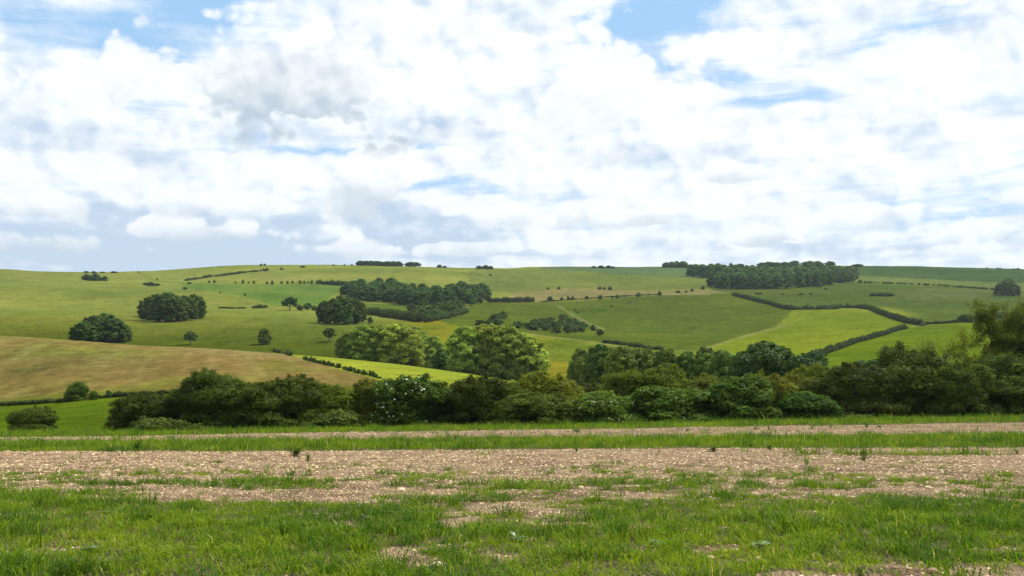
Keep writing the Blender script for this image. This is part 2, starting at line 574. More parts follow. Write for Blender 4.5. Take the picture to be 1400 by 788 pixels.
M = {
    'hawthorn': foliage('hawthorn_leaf', (0.070, 0.098, 0.013), 0.38, tcol=(1.4, 1.35, .4)),
    'olive': foliage('olive_leaf', (0.102, 0.128, 0.013), 0.40, tcol=(1.4, 1.35, .4)),
    'dark': foliage('dark_leaf', (0.060, 0.104, 0.020), 0.28),
    'elder': foliage('elder_leaf', (0.066, 0.122, 0.016), 0.38),
    'ash': foliage('ash_leaf', (0.235, 0.330, 0.062), 0.44),
    'ivy': foliage('ivy_leaf', (0.034, 0.070, 0.014), 0.2, rough=0.5, spec=0.10),
    'far': foliage('far_leaf', (0.056, 0.110, 0.025), 0.28, 0.2),
    'plantation': foliage('beech_leaf', (0.070, 0.136, 0.034), 0.28, 0.14),
    'hedge': foliage('hedge_leaf', (0.040, 0.066, 0.014), 0.25),
    'alder': foliage('alder_leaf', (0.100, 0.158, 0.028), 0.34),
    'bramble': foliage('bramble_leaf', (0.092, 0.130, 0.024), 0.35),
    'grass': grass_blade(),
    'weed': foliage('weed_leaf', (0.090, 0.165, 0.018), 0.35),
    'dock': foliage('dock_leaf', (0.13, 0.21, 0.10), 0.25, rough=0.4, spec=0.3),
    'bark': bark('grey_bark', (0.12, 0.105, 0.085)),
    'twig': bark('brown_twig', (0.055, 0.048, 0.036)),
    'white': petal('white_petal', (0.80, 0.80, 0.70)),
}

# ------------------------------------------------------------------ the land: colour of each field
LF = 0.34   # display colour of a sunlit field -> base colour


def fields(X, Y, Z, S):
    px, py = to_px(X, Y, Z)
    w1 = fbm(X / 60.0, Y / 60.0, 4, 3) - 0.5
    w2 = fbm(X / 9.0, Y / 16.0, 3, 9) - 0.5
    w3 = fbm(X / 300.0, Y / 300.0, 3, 19) - 0.5
    C = np.zeros(X.shape + (3,))
    fid = np.zeros(X.shape, int)

    def paint(mask, rgb, k=None):
        C[mask] = srgb(*rgb) * LF
        if k is not None:
            fid[mask] = k

    paint(np.ones(X.shape, bool), (132, 148, 66), 0)              # downland pasture
    # blend: lower slope of the left hillside is deeper green, the top paler
    f = np.clip((S - 3.1) / 1.7, 0, 1)[..., None]
    low, up = srgb(92, 109, 22) * LF, srgb(157, 168, 74) * LF
    C[:] = low + (up - low) * (f * f * (3 - 2 * f))
    fid[S < 1.0] = 1
    paint((S < 1.0), (106, 132, 18), 1)                              # green meadow behind the bushes
    onC = (S >= 1.0) & (S <= 2.0)
    hedge_line = [(340, 470), (375, 480), (420, 492), (470, 507), (530, 523), (600, 540), (600, 620), (-600, 620), (-600, 420), (340, 420)]
    paint(onC, (176, 188, 62), 3)                                   # yellow-green field on the crest
    stub = onC & inpoly(px, py, hedge_line)
    paint(stub, (150, 140, 76), 2)                                  # thin brownish field
    # tramlines and patches on the brown field
    if stub.any():
        a = (X + 0.30 * Y) + 5 * (fbm(X / 60.0, Y / 60.0, 2, 43) - .5)
        br = fbm(a / 11.0, Y / 90.0, 5, 41)
        gr = fbm(X / 24.0 + 8, Y / 45.0, 5, 51, .6)
        ln = np.exp(-((np.mod(a, 24.0) - 12) / 1.3) ** 2) * 0.6 + np.exp(-((np.mod(a + 9, 37.0) - 12) / 1.6) ** 2) * 0.5
        cb = srgb(152, 134, 76) * LF; cg = srgb(142, 142, 66) * LF; cy = srgb(180, 172, 104) * LF
        k1 = sstep(0.46, 0.70, gr)[..., None]
        cc = cb + (cg - cb) * k1
        top = sstep(1.55, 1.95, S)[..., None] * sstep(150, 330, px)[..., None]
        cc = cc + (srgb(190, 168, 108) * LF - cc) * top * 0.75
        clod = fbm(X / 2.2, Y / 4.0, 3, 45, .7)[..., None]
        cc = cc * (0.72 + 0.56 * clod)
        rows_ = np.exp(-((np.mod(a, 6.0) - 3) / 0.8) ** 2)[..., None]
        cc = cc * (1 + 0.10 * rows_)
        kl = np.clip(ln * sstep(.35, .6, fbm(X / 18.0, Y / 30.0, 3, 47)) + sstep(0.56, 0.8, br) * 0.8, 0, 0.85)[..., None]
        cc = cc + (cy - cc) * kl * 0.5
        edge = sstep(1.16, 1.0, S)[..., None]
        cc = cc + (srgb(104, 124, 30) * LF - cc) * edge
        C[stub] = cc[stub]
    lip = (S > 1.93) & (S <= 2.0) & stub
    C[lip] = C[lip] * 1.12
    back = S > 2.0
    # buttercup field in the middle
    E = back & (S < 4.35) & inpoly(px, py, [(590, 437), (640, 447.5), (700, 453.5), (745, 459), (800, 466), (850, 473), (930, 482), (980, 486), (1000, 600), (560, 600), (545, 470), (500, 448), (540, 442)])
    paint(E, (150, 150, 36), 4)
    if E.any():
        e1 = sstep(0.42, 0.66, fbm(X / 30.0, Y / 50.0, 4, 61))[..., None]
        e2 = sstep(0.5, 0.72, fbm(X / 22.0 + 5, Y / 40.0, 4, 71))[..., None]
        ce = srgb(128, 144, 46) * LF + (srgb(164, 158, 42) * LF - srgb(128, 144, 46) * LF) * e1
        ce = ce + (srgb(112, 134, 30) * LF - ce) * e2 * 0.8
        C[E] = ce[E]
    # fields of the far side, named by their outline in the photograph
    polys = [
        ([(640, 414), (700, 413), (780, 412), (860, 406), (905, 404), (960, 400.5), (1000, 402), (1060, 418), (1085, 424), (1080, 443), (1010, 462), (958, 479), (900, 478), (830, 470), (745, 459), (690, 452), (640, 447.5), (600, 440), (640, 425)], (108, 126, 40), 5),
        ([(1085, 424), (1130, 422), (1175, 423), (1215, 433), (1250, 446), (1190, 462), (1110, 490), (1050, 520), (940, 520), (930, 486), (958, 479), (1010, 462), (1060, 448)], (140, 158, 40), 6),  # lighter colour carries the sunshine between cloud shadows
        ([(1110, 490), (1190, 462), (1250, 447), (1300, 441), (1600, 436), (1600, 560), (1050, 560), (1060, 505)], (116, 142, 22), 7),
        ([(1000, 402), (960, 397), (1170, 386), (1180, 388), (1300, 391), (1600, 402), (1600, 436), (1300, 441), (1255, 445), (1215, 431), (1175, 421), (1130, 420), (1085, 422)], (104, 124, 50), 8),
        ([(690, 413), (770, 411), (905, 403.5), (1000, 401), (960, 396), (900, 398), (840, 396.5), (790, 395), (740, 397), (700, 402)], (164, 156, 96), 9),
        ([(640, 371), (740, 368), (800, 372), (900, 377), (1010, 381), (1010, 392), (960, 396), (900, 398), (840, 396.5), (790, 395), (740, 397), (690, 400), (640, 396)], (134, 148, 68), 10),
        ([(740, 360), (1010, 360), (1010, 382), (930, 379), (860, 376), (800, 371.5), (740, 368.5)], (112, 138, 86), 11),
        ([(1165, 355), (1600, 355), (1600, 392), (1400, 387), (1330, 385), (1250, 381), (1170, 377)], (84, 112, 58), 12),  # cloud shadow on this hill field, put into its darker colour
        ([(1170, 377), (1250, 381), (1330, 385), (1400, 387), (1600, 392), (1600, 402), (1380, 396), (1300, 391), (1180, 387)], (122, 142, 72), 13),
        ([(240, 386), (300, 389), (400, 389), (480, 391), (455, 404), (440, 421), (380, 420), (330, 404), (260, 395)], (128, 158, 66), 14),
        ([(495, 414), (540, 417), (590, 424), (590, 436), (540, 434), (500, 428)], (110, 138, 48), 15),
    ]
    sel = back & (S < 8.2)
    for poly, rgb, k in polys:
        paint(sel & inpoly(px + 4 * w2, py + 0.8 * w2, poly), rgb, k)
    # bright strip on the right-hand bank, darker corner, painted shade of lynchets and hollows, painted sun
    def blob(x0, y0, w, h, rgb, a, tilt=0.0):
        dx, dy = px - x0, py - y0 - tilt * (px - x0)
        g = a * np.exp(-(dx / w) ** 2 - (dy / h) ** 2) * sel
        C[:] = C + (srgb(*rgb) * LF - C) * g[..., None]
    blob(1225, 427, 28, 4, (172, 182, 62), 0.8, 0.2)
    blob(1130, 450, 50, 14, (162, 176, 44), 0.5)  # pool of sun painted into the field colour
    blob(960, 436, 60, 8, (98, 122, 46), 0.55); blob(1050, 384, 60, 8, (100, 122, 64), 0.3)  # cloud and hollow shade painted dark into the turf
    blob(150, 404, 60, 7, (112, 134, 54), 0.7); blob(30, 383, 60, 8, (128, 146, 66), 0.4)  # first patch: shade of the slope turned from the sun, painted in
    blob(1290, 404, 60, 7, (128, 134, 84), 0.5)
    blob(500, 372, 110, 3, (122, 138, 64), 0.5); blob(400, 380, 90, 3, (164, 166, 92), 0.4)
    blob(130, 414.5, 110, 1.4, (168, 178, 84), 0.6, 0.02)  # sunlit line of the spur crest, painted pale
    # chalk track down to the scrub
    def path(pts, wd, rgb, a):
        best = np.full(X.shape, 1e9)
        for (x0, y0), (x1, y1) in zip(pts[:-1], pts[1:]):
            vx, vy = x1 - x0, y1 - y0
            tt = np.clip(((px - x0) * vx + (py - y0) * vy) / (vx * vx + vy * vy), 0, 1)
            best = np.minimum(best, np.hypot(px - x0 - tt * vx, py - y0 - tt * vy))
        g = a * np.exp(-(best / wd) ** 2) * sel
        C[:] = C + (srgb(*rgb) * LF - C) * g[..., None]
    path([(764, 419), (783, 431), (800, 440), (826, 451)], 1.3, (186, 182, 118), 0.6)
    path([(635, 448.5), (700, 454.5), (745, 460), (800, 467), (850, 474)], 1.2, (176, 168, 100), 0.6)
    path([(958, 479), (1010, 462), (1080, 443)], 1.6, (178, 174, 104), 0.6)
    path([(905, 402.5), (970, 402.5)], 1.0, (196, 184, 124), 0.7)
    path([(192, 374), (210, 384), (250, 387)], 0.8, (104, 128, 52), 0.6)
    path([(745, 459), (700, 453), (650, 446)], 1.0, (168, 160, 96), 0.5)
    # mottling of the turf itself
    v = 1 + 0.40 * w1 + 0.34 * w2 + 0.22 * w3
    C *= v[..., None]
    C[..., 0] *= 1 + 0.30 * w1
    return np.clip(C, 0.004, 0.8), fid


def land_material():
    m, n = new_mat('turf')
    g = n.n('ShaderNodeNewGeometry')
    a = n.n('ShaderNodeAttribute', attribute_name='surface')
    n1_ = n.noise(g.outputs['Position'], 0.35, 5, 0.65, 0.3)
    n2_ = n.noise(g.outputs['Position'], 1.7, 4, 0.65)
    n3_ = n.noise(g.outputs['Position'], 0.09, 4, 0.6, 0.5)
    tus = n.ss(n1_, 0.60, 0.72, 1.0, 0.62)          # darker tussocks
    v = n.m('ADD', n.m('MULTIPLY', n1_, 1.7), n.m('ADD', n.m('MULTIPLY', n2_, 1.0), n.m('MULTIPLY', n3_, 0.9)))
    v = n.m('MULTIPLY', n.m('SUBTRACT', v, 0.77), tus)
    mul = n.n('ShaderNodeVectorMath', operation='SCALE')
    n.l(a.outputs['Color'], mul.inputs[0]); n.l(v, mul.inputs['Scale'])
    d = n.n('ShaderNodeBsdfPrincipled')
    n.l(mul.outputs[0], d.inputs['Base Color'])
    d.inputs['Roughness'].default_value = 0.9
    d.inputs['Specular IOR Level'].default_value = 0.0
    bp = n.n('ShaderNodeBump'); bp.inputs['Strength'].default_value = 0.5; bp.inputs['Distance'].default_value = 0.6
    n.l(n.m('ADD', n1_, n.m('MULTIPLY', n2_, 0.5)), bp.inputs['Height'])
    n.l(bp.outputs[0], d.inputs['Normal'])
    n.l(d.outputs[0], n.n('ShaderNodeOutputMaterial').inputs[0])
    return m


TURF = land_material()
uL, uR = px_ut(-60, 480)[0], px_ut(1460, 480)[0]
ucol = np.concatenate([np.linspace(-2.2, uL, 40, endpoint=False), np.linspace(uL, uR, 540), np.linspace(uR, 2.2, 41)[1:]])
LX, LYY, LZ, LS = column(ucol)
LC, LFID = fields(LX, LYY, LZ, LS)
nc, ns = LX.shape
idx = np.arange(nc * ns).reshape(nc, ns)
quads = np.stack([idx[:-1, :-1], idx[1:, :-1], idx[1:, 1:], idx[:-1, 1:]], -1).reshape(-1, 4)
qf = LFID[:-1, :-1].reshape(-1)
V = np.stack([LX, LYY, LZ], -1).reshape(-1, 3)
# vertex normals of the whole land, kept on each field so that the seams do not show
du = np.gradient(V.reshape(nc, ns, 3), axis=0); dv = np.gradient(V.reshape(nc, ns, 3), axis=1)
NRM = np.cross(du, dv); NRM /= np.linalg.norm(NRM, axis=-1, keepdims=True) + 1e-12
NRM = NRM.reshape(-1, 3)
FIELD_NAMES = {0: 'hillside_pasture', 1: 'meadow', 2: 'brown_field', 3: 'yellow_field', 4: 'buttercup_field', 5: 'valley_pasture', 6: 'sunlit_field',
               7: 'bank_field', 8: 'upper_pasture', 9: 'hay_field', 10: 'ridge_pasture', 11: 'far_field', 12: 'cloud_shaded_field', 13: 'strip_field', 14: 'hanging_field', 15: 'wood_glade'}
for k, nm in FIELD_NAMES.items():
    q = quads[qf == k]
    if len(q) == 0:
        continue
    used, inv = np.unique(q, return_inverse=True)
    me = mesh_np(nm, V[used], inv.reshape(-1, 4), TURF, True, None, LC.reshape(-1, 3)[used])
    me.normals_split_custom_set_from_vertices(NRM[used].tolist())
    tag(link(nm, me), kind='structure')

# ------------------------------------------------------------------ foreground field
rng = np.random.default_rng(7)


def band(px, Y):
    return Y


def edge_shift(X):   # the sown strips run slightly askew across the field
    return 0.035 * X


def grass_density(X, Y):
    """0..1 cover of sown grass on the near field"""
    Yb = Y - edge_shift(X)
    n = fbm(X / 1.5, Y / 1.1, 4, 101)
    big = fbm(X / 5.0, Y / 2.4, 3, 111)
    xn = X / np.maximum(Y, 1)
    sp_ = fbm(X / 0.45, Y / 0.45, 2, 141)
    shift = 3.0 * (big - 0.5) + 1.6 * sstep(-0.25, -0.5, xn) - 1.0 * np.exp(-((xn - 0.02) / 0.16) ** 2) + 1.0 * sstep(0.2, 0.45, xn)
    cov = np.interp(Y - shift, [8, 13, 16, 18, 19.5, 20.8, 22.0, 23.4, 25.5, 28.5, 34.0], [1.0, 0.96, 0.86, 0.64, 0.40, 0.46, 0.62, 0.42, 0.28, 0.12, 0.04])
    patch = 0.5 + 1.15 * (0.40 * (n - 0.5) + 0.18 * (big - 0.5) + 0.42 * (sp_ - 0.5))
    # cover as the share of noise below a level: gradual, ragged edges
    dens = sstep(0.50 - 0.17 * (2 * cov - 1) - 0.07, 0.50 - 0.17 * (2 * cov - 1) + 0.07, patch) * (0.35 + 0.65 * cov)
    # bare scrape low on the right
    scr = sstep(11.6, 10.2, Y) * sstep(0.12, 0.24, xn + 0.25 * (big - 0.5)) * sstep(0.66, 0.45, n)
    dens = dens * (1 - 0.85 * scr)
    thin = 0.30 * sstep(0.46, 0.62, fbm(X / 1.1, Y / 2.2, 3, 151)) * sstep(54, 57, Yb) * sstep(76, 70, Yb)
    strip = sstep(38.6, 40.4, Yb + 1.6 * (n - 0.5)) * sstep(55.0, 52.0, Yb + 1.6 * (n - 0.5))
    verge = sstep(70.0, 73.0, Yb - 0.0 + 3 * (n - 0.5) - 0.0)
    tongue = np.exp(-((Y - 35.0) / 1.1) ** 2) * sstep(0.18, 0.26, xn) * sstep(0.52, 0.44, xn) * sstep(0.3, 0.5, n)
    return np.clip(np.maximum.reduce([dens, strip, verge, tongue, thin]), 0, 1)


def soil_material():
    m, n = new_mat('flinty_soil')
    g = n.n('ShaderNodeNewGeometry')
    a = n.n('ShaderNodeAttribute', attribute_name='surface')
    vo = n.n('ShaderNodeTexVoronoi', feature='F1'); vo.inputs['Scale'].default_value = 22
    n.l(g.outputs['Position'], vo.inputs['Vector'])
    s = n.n('ShaderNodeSeparateColor'); n.l(vo.outputs['Color'], s.inputs[0])
    n1_ = n.noise(g.outputs['Position'], 3.0, 6, 0.7)
    n2_ = n.noise(g.outputs['Position'], 40.0, 4, 0.7)
    v = n.m('ADD', n.m('MULTIPLY', n1_, 0.7), n.m('ADD', n.m('MULTIPLY', n2_, 0.5), n.m('ADD', n.m('MULTIPLY', s.outputs[0], 0.55), 0.15)))
    mul = n.n('ShaderNodeVectorMath', operation='SCALE')
    n.l(a.outputs['Color'], mul.inputs[0]); n.l(v, mul.inputs['Scale'])
    d = n.n('ShaderNodeBsdfPrincipled')
    n.l(mul.outputs[0], d.inputs['Base Color'])
    d.inputs['Roughness'].default_value = 0.95
    d.inputs['Specular IOR Level'].default_value = 0.1
    bp = n.n('ShaderNodeBump'); bp.inputs['Strength'].default_value = 0.9; bp.inputs['Distance'].default_value = 0.03
    n.l(n.m('SUBTRACT', n2_, n.m('MULTIPLY', vo.outputs['Distance'], 8.0)), bp.inputs['Height'])
    n.l(bp.outputs[0], d.inputs['Normal'])
    n.l(d.outputs[0], n.n('ShaderNodeOutputMaterial').inputs[0])
    return m


SOIL = soil_material()


def clods(X, Y):
    return 0.055 * (fbm(X / 0.35, Y / 0.35, 3, 201) - 0.5) + 0.05 * (fbm(X / 1.3, Y / 1.3, 2, 211) - 0.5)


ug = np.concatenate([np.linspace(-2.2, -0.62, 40, endpoint=False), np.linspace(-0.62, 0.62, 420), np.linspace(0.62, 2.2, 41)[1:]])
yg = np.concatenate([np.linspace(-12, 7.5, 30, endpoint=False), np.exp(np.linspace(math.log(7.5), math.log(EDGE_Y + 2), 280))])
UG, YG = np.meshgrid(ug, yg, indexing='ij')
XG = UG * np.maximum(YG, 7.5)
ZG = zfield(XG, YG) + clods(XG, YG)
GD = grass_density(XG, YG)
soilc = np.array([0.41, 0.290, 0.180]); soild = np.array([0.25, 0.160, 0.098]); turf_shade_c = np.array([0.072, 0.080, 0.026])
mixn = fbm(XG / 0.8, YG / 0.8, 4, 221)[..., None]
CG = soild + (soilc - soild) * sstep(0.3, 0.6, mixn)
CG = CG + (turf_shade_c - CG) * (0.75 * sstep(0.35, 0.9, GD))[..., None]  # dark turf and litter, darkened further as shade between the tufts
n1g, n2g = XG.shape
ig = np.arange(n1g * n2g).reshape(n1g, n2g)
qg = np.stack([ig[:-1, :-1], ig[1:, :-1], ig[1:, 1:], ig[:-1, 1:]], -1).reshape(-1, 4)
tag(link('field', mesh_np('field', np.stack([XG, YG, ZG], -1).reshape(-1, 3), qg, SOIL, True, None, CG.reshape(-1, 3))), kind='structure')


def blades(X, Y, Z, L, W, lean, az_, rs):
    """curved grass blades: five corners, three triangles each"""
    n = len(X)
    dx, dy = np.cos(az_), np.sin(az_)
    wx, wy = -np.sin(az_ + rs.normal(0, .6, n)), np.cos(az_ + rs.normal(0, .6, n))
    P0 = np.stack([X, Y, Z], -1)
    h1, h2 = L * 0.55 * np.cos(lean * 0.5), L * np.cos(lean) * 0.97
    r1, r2 = L * 0.55 * np.sin(lean * 0.5), L * np.sin(lean)
    P1 = P0 + np.stack([dx * r1, dy * r1, h1], -1)
    P2 = P0 + np.stack([dx * r2, dy * r2, h2], -1)
    w = np.stack([wx * W, wy * W, 0 * W], -1) * 0.5
    Vv = np.stack([P0 - w * .8, P0 + w * .8, P1 - w, P1 + w, P2], 1).reshape(-1, 3)
    b = (np.arange(n) * 5)[:, None]
    T = np.stack([b + [0, 1, 3], b + [0, 3, 2], b + [2, 3, 4]], 1).reshape(-1, 3)
    return Vv, T


def grass_object(name, label, y0, y1, tufts, per, L0, L1, W, seed, lean=0.55, spread=0.05, ulim=0.56, dthr=0.0):
    rs = np.random.default_rng(seed)
    # uniform over the ground trapezium
    n = int(tufts * 2.2)
    y = np.sqrt(rs.uniform(y0 ** 2, y1 ** 2, n))
    x = rs.uniform(-ulim, ulim, n) * y
    d = grass_density(x, y)
    keep = rs.uniform(0, 1, n) < np.clip(d - dthr, 0, 1) ** 1.6
    x, y, d = x[keep][:tufts], y[keep][:tufts], d[keep][:tufts]
    k = len(x)
    hsz = 0.55 + 0.75 * fbm(x / 1.3, y / 1.3, 3, seed + 5) + rs.normal(0, .16, k)
    tall = sstep(0.53, 0.68, fbm(x / 0.9 + 4, y / 0.7, 3, seed + 9))
    tall = np.maximum(tall, 0.75 * np.exp(-((y - 21.5) / 1.3) ** 2) * (L1 > 0.15) * (L1 < 0.20))
    hsz = np.clip(hsz * (0.55 + 0.6 * d) * (1 + 1.1 * tall), 0.2, 2.6)
    X = np.repeat(x, per) + rs.normal(0, spread, k * per)
    Y = np.repeat(y, per) + rs.normal(0, spread, k * per)
    L = np.repeat(hsz, per) * rs.uniform(L0, L1, k * per)
    A = np.arctan2(Y - np.repeat(y, per), X - np.repeat(x, per)) + rs.normal(0, .7, k * per)
    LE = np.clip(rs.normal(lean, 0.3, k * per), 0.05, 1.35)
    Z = zfield(X, Y) + clods(X, Y) - 0.015
    Wd = W * rs.uniform(0.6, 1.35, k * per)
    Vv, T = blades(X, Y, Z, L, Wd, LE, A, rs)
    hue = np.repeat(np.clip(0.55 - 0.36 * tall + 0.8 * (fbm(x / 2.5, y / 2.5, 3, seed + 13) - 0.5) + rs.normal(0, .17, k), 0.0, 1.1), per)
    tint = np.clip(hue + rs.normal(0, 0.17, k * per), 0, 1.02)
    dry = rs.uniform(0, 1, k * per) < 0.015
    tint[dry] = 1.3
    o = link(name, mesh_np(name, Vv, T, M['grass'], False, np.repeat(tint, 3)))
    tag(o, label, 'grass', kind='stuff')
    return o


grass_object('grass', 'long fresh green grass growing in tufts over the near half of the stony field', 7.6, 32, 6600, 26, 0.05, 0.165, 0.010, 1, 0.9, 0.055)
grass_object('grass', 'short fine grass filling the gaps between the near tufts', 7.6, 36, 18000, 6, 0.03, 0.12, 0.010, 2, 0.9, 0.08)
grass_object('grass', 'narrow green strip of sown grass crossing the stony field from side to side', 33, 56, 10000, 7, 0.11, 0.26, 0.019, 3, 0.7, 0.10)
grass_object('grass', 'rough green grass verge along the foot of the hedge bushes', 56, 90, 12500, 6, 0.10, 0.32, 0.026, 4, 0.65, 0.14)


# ------------------------------------------------------------------ stones of the field
def stone_material():
    m, n = new_mat('flint')
    g = n.n('ShaderNodeNewGeometry')
    a = n.n('ShaderNodeAttribute', attribute_name='tint')
    r = n.n('ShaderNodeValToRGB')
    r.color_ramp.elements[0].color = (0.13, 0.072, 0.045, 1)
    r.color_ramp.elements[1].color = (0.76, 0.64, 0.40, 1)
    e = r.color_ramp.elements.new(0.5); e.color = (0.45, 0.305, 0.165, 1)
    n.l(a.outputs['Fac'], r.inputs[0])
    nz = n.noise(g.outputs['Position'], 45, 4, 0.65)
    d = n.n('ShaderNodeBsdfPrincipled')
    n.l(n.mix(n.m('MULTIPLY', nz, 0.5), r.outputs[0], (0.26, 0.18, 0.11, 1)), d.inputs['Base Color'])
    d.inputs['Roughness'].default_value = 0.85
    d.inputs['Specular IOR Level'].default_value = 0.15
    n.l(d.outputs[0], n.n('ShaderNodeOutputMaterial').inputs[0])
    return m


FLINT = stone_material()
OCT_V = np.array([[1, 0, 0], [-1, 0, 0], [0, 1, 0], [0, -1, 0], [0, 0, 1], [0, 0, -1]], float)
OCT_F = np.array([[0, 2, 4], [2, 1, 4], [1, 3, 4], [3, 0, 4], [2, 0, 5], [1, 2, 5], [3, 1, 5], [0, 3, 5]])


def stones(name, label, y0, y1, n, s0, s1, seed, cap=0.4):
    rs = np.random.default_rng(seed)
    y = np.sqrt(rs.uniform(y0 ** 2, y1 ** 2, n)); x = rs.uniform(-0.56, 0.56, n) * y
    d = grass_density(x, y)
    keep = (d < rs.uniform(0.1, 1.0, n) * 0.9)
    x, y = x[keep], y[keep]; k = len(x)
    s = s0 + (s1 - s0) * rs.uniform(0, 1, k) ** 3.2
    B = OCT_V[None] * (1 + rs.uniform(-.35, .35, (k, 6, 3))) + rs.uniform(-.22, .22, (k, 6, 3))
    B = B * np.stack([s, s * rs.uniform(.6, 1, k), s * rs.uniform(.35, .65, k)], -1)[:, None]
    a = rs.uniform(0, 6.28, k)[:, None]
    Bx = B[..., 0] * np.cos(a) - B[..., 1] * np.sin(a); By = B[..., 0] * np.sin(a) + B[..., 1] * np.cos(a)
    z = zfield(x, y) + clods(x, y) + s * 0.12
    Vv = np.stack([Bx + x[:, None], By + y[:, None], B[..., 2] + z[:, None]], -1).reshape(-1, 3)
    B_ = Vv.reshape(k, 6, 3)[:, :5]; Vv = B_.reshape(-1, 3)          # the buried half is left out
    T = (OCT_F[None, :4] + (np.arange(k) * 5)[:, None, None]).reshape(-1, 3)
    o = link(name, mesh_np(name, Vv, T, FLINT, False, np.repeat(np.clip(rs.beta(1.0, 1.3, k), 0, 1), 4)))
    tag(o, label, 'stones', kind='stuff')


stones('flints', 'pale flints and clods littering the bare near soil between grass tufts', 7.6, 24, 44000, 0.011, 0.042, 11)
stones('flints', 'pinkish band of flints and clods across the middle of the field', 22, 41, 62000, 0.013, 0.060, 12)
stones('flints', 'thin pale line of flints on the far side of the green strip', 52, 75, 26000, 0.018, 0.085, 13)


# ------------------------------------------------------------------ plant builders
def ico(sub=0):
    import bmesh
    bm = bmesh.new()
    bmesh.ops.create_icosphere(bm, subdivisions=sub + 1, radius=1.0)
    v = np.array([p.co[:] for p in bm.verts]); f = np.array([[q.index for q in p.verts] for p in bm.faces])
    bm.free()
    return v, f


ICO0, ICO1 = ico(0), ico(1)


def leaves_on_lobes(lobes, per_area, leaf, rs, flat=1.0, shell=(0.72, 1.06), core=0.72, core_ico=ICO0, inner_cut=0.74, stretch=1.5):
    """lobes: (cx,cy,cz,rx,ry,rz). Leaves as kite quads over the lobes' shells, a dark solid core within."""
    L = np.array(lobes)
    VV, FF, TT = [], [], []
    off = 0
    for i, l in enumerate(L):
        c, r = l[:3], l[3:6]
        area = 4 * math.pi * ((r[0] * r[1]) ** 1.6 / 3 + 2 * (r[0] * r[2]) ** 1.6 / 3) ** (1 / 1.6)
        n = max(6, int(per_area * area))
        d = rs.normal(0, 1, (n, 3)); d /= np.linalg.norm(d, axis=1, keepdims=True)
        d = d[d[:, 2] > -0.75]
        n = len(d)
        rad = rs.uniform(shell[0], shell[1], n)[:, None]
        p = c + d * r * rad
        # drop leaves buried in another lobe
        q = (p[:, None, :] - L[None, :, :3]) / L[None, :, 3:6]
        dist = np.linalg.norm(q, axis=2); dist[:, i] = 9
        keep = (dist.min(1) > inner_cut) & (p[:, 2] > 0.02)
        p, d = p[keep], d[keep]; n = len(p)
        if n:
            nr = d / r; nr /= np.linalg.norm(nr, axis=1, keepdims=True)
            nr = nr * flat + rs.normal(0, 0.45, (n, 3)); nr[:, 2] += 0.2
            nr /= np.linalg.norm(nr, axis=1, keepdims=True)
            t = np.cross(nr, rs.normal(0, 1, (n, 3))); t /= np.linalg.norm(t, axis=1, keepdims=True) + 1e-9
            b = np.cross(nr, t)
            s = leaf * rs.uniform(0.6, 1.35, n)[:, None]
            A = p + t * s * stretch * .5; B = p + b * s * .45; Cc = p - t * s * stretch * .5; Dd = p - b * s * .45
            VV.append(np.stack([A, B, Cc, Dd], 1).reshape(-1, 3))
            FF.append((np.arange(n * 4).reshape(n, 4) + off)); off += 4 * n
            lob = rs.normal(0, .10)
            TT.append(np.clip(0.45 + lob + rs.normal(0, 0.17, n), 0, 1.2))
        if core:
            v, f = core_ico
            v2 = v * (1 + rs.uniform(-.15, .15, (len(v), 1))) * r * core + c
            v2[:, 2] = np.maximum(v2[:, 2], 0.0)
            VV.append(v2)
            FF.append(np.concatenate([f, f[:, 2:3]], 1) + off); off += len(v)
            TT.append(np.full(len(f), 0.3))
    # quads with a doubled corner become triangles: split everything to triangles
    Vv = np.concatenate(VV); Fq = np.concatenate(FF); Tt = np.concatenate(TT)
    t1 = Fq[:, [0, 1, 2]]; t2 = Fq[:, [0, 2, 3]]
    ok2 = Fq[:, 2] != Fq[:, 3]
    return Vv, np.concatenate([t1, t2[ok2]]), np.concatenate([Tt, Tt[ok2]])


def tube(pts, rad, sides=6):
    pts = [Vector(p) for p in pts]
    VV, FF = [], []
    for i, p in enumerate(pts):
        t = (pts[min(i + 1, len(pts) - 1)] - pts[max(i - 1, 0)]).normalized()
        a = t.orthogonal().normalized(); b = t.cross(a)
        for k in range(sides):
            an = 2 * math.pi * k / sides
            VV.append(p + (a * math.cos(an) + b * math.sin(an)) * rad[i])
    for i in range(len(pts) - 1):
        for k in range(sides):
            k2 = (k + 1) % sides
            FF.append((i * sides + k, i * sides + k2, (i + 1) * sides + k2, (i + 1) * sides + k))
    return np.array([v[:] for v in VV]), np.array(FF)


def merge(parts):
    VV, FF, off = [], [], 0
    for v, f in parts:
        VV.append(v); FF.append(f + off); off += len(v)
    return np.concatenate(VV), np.concatenate(FF)


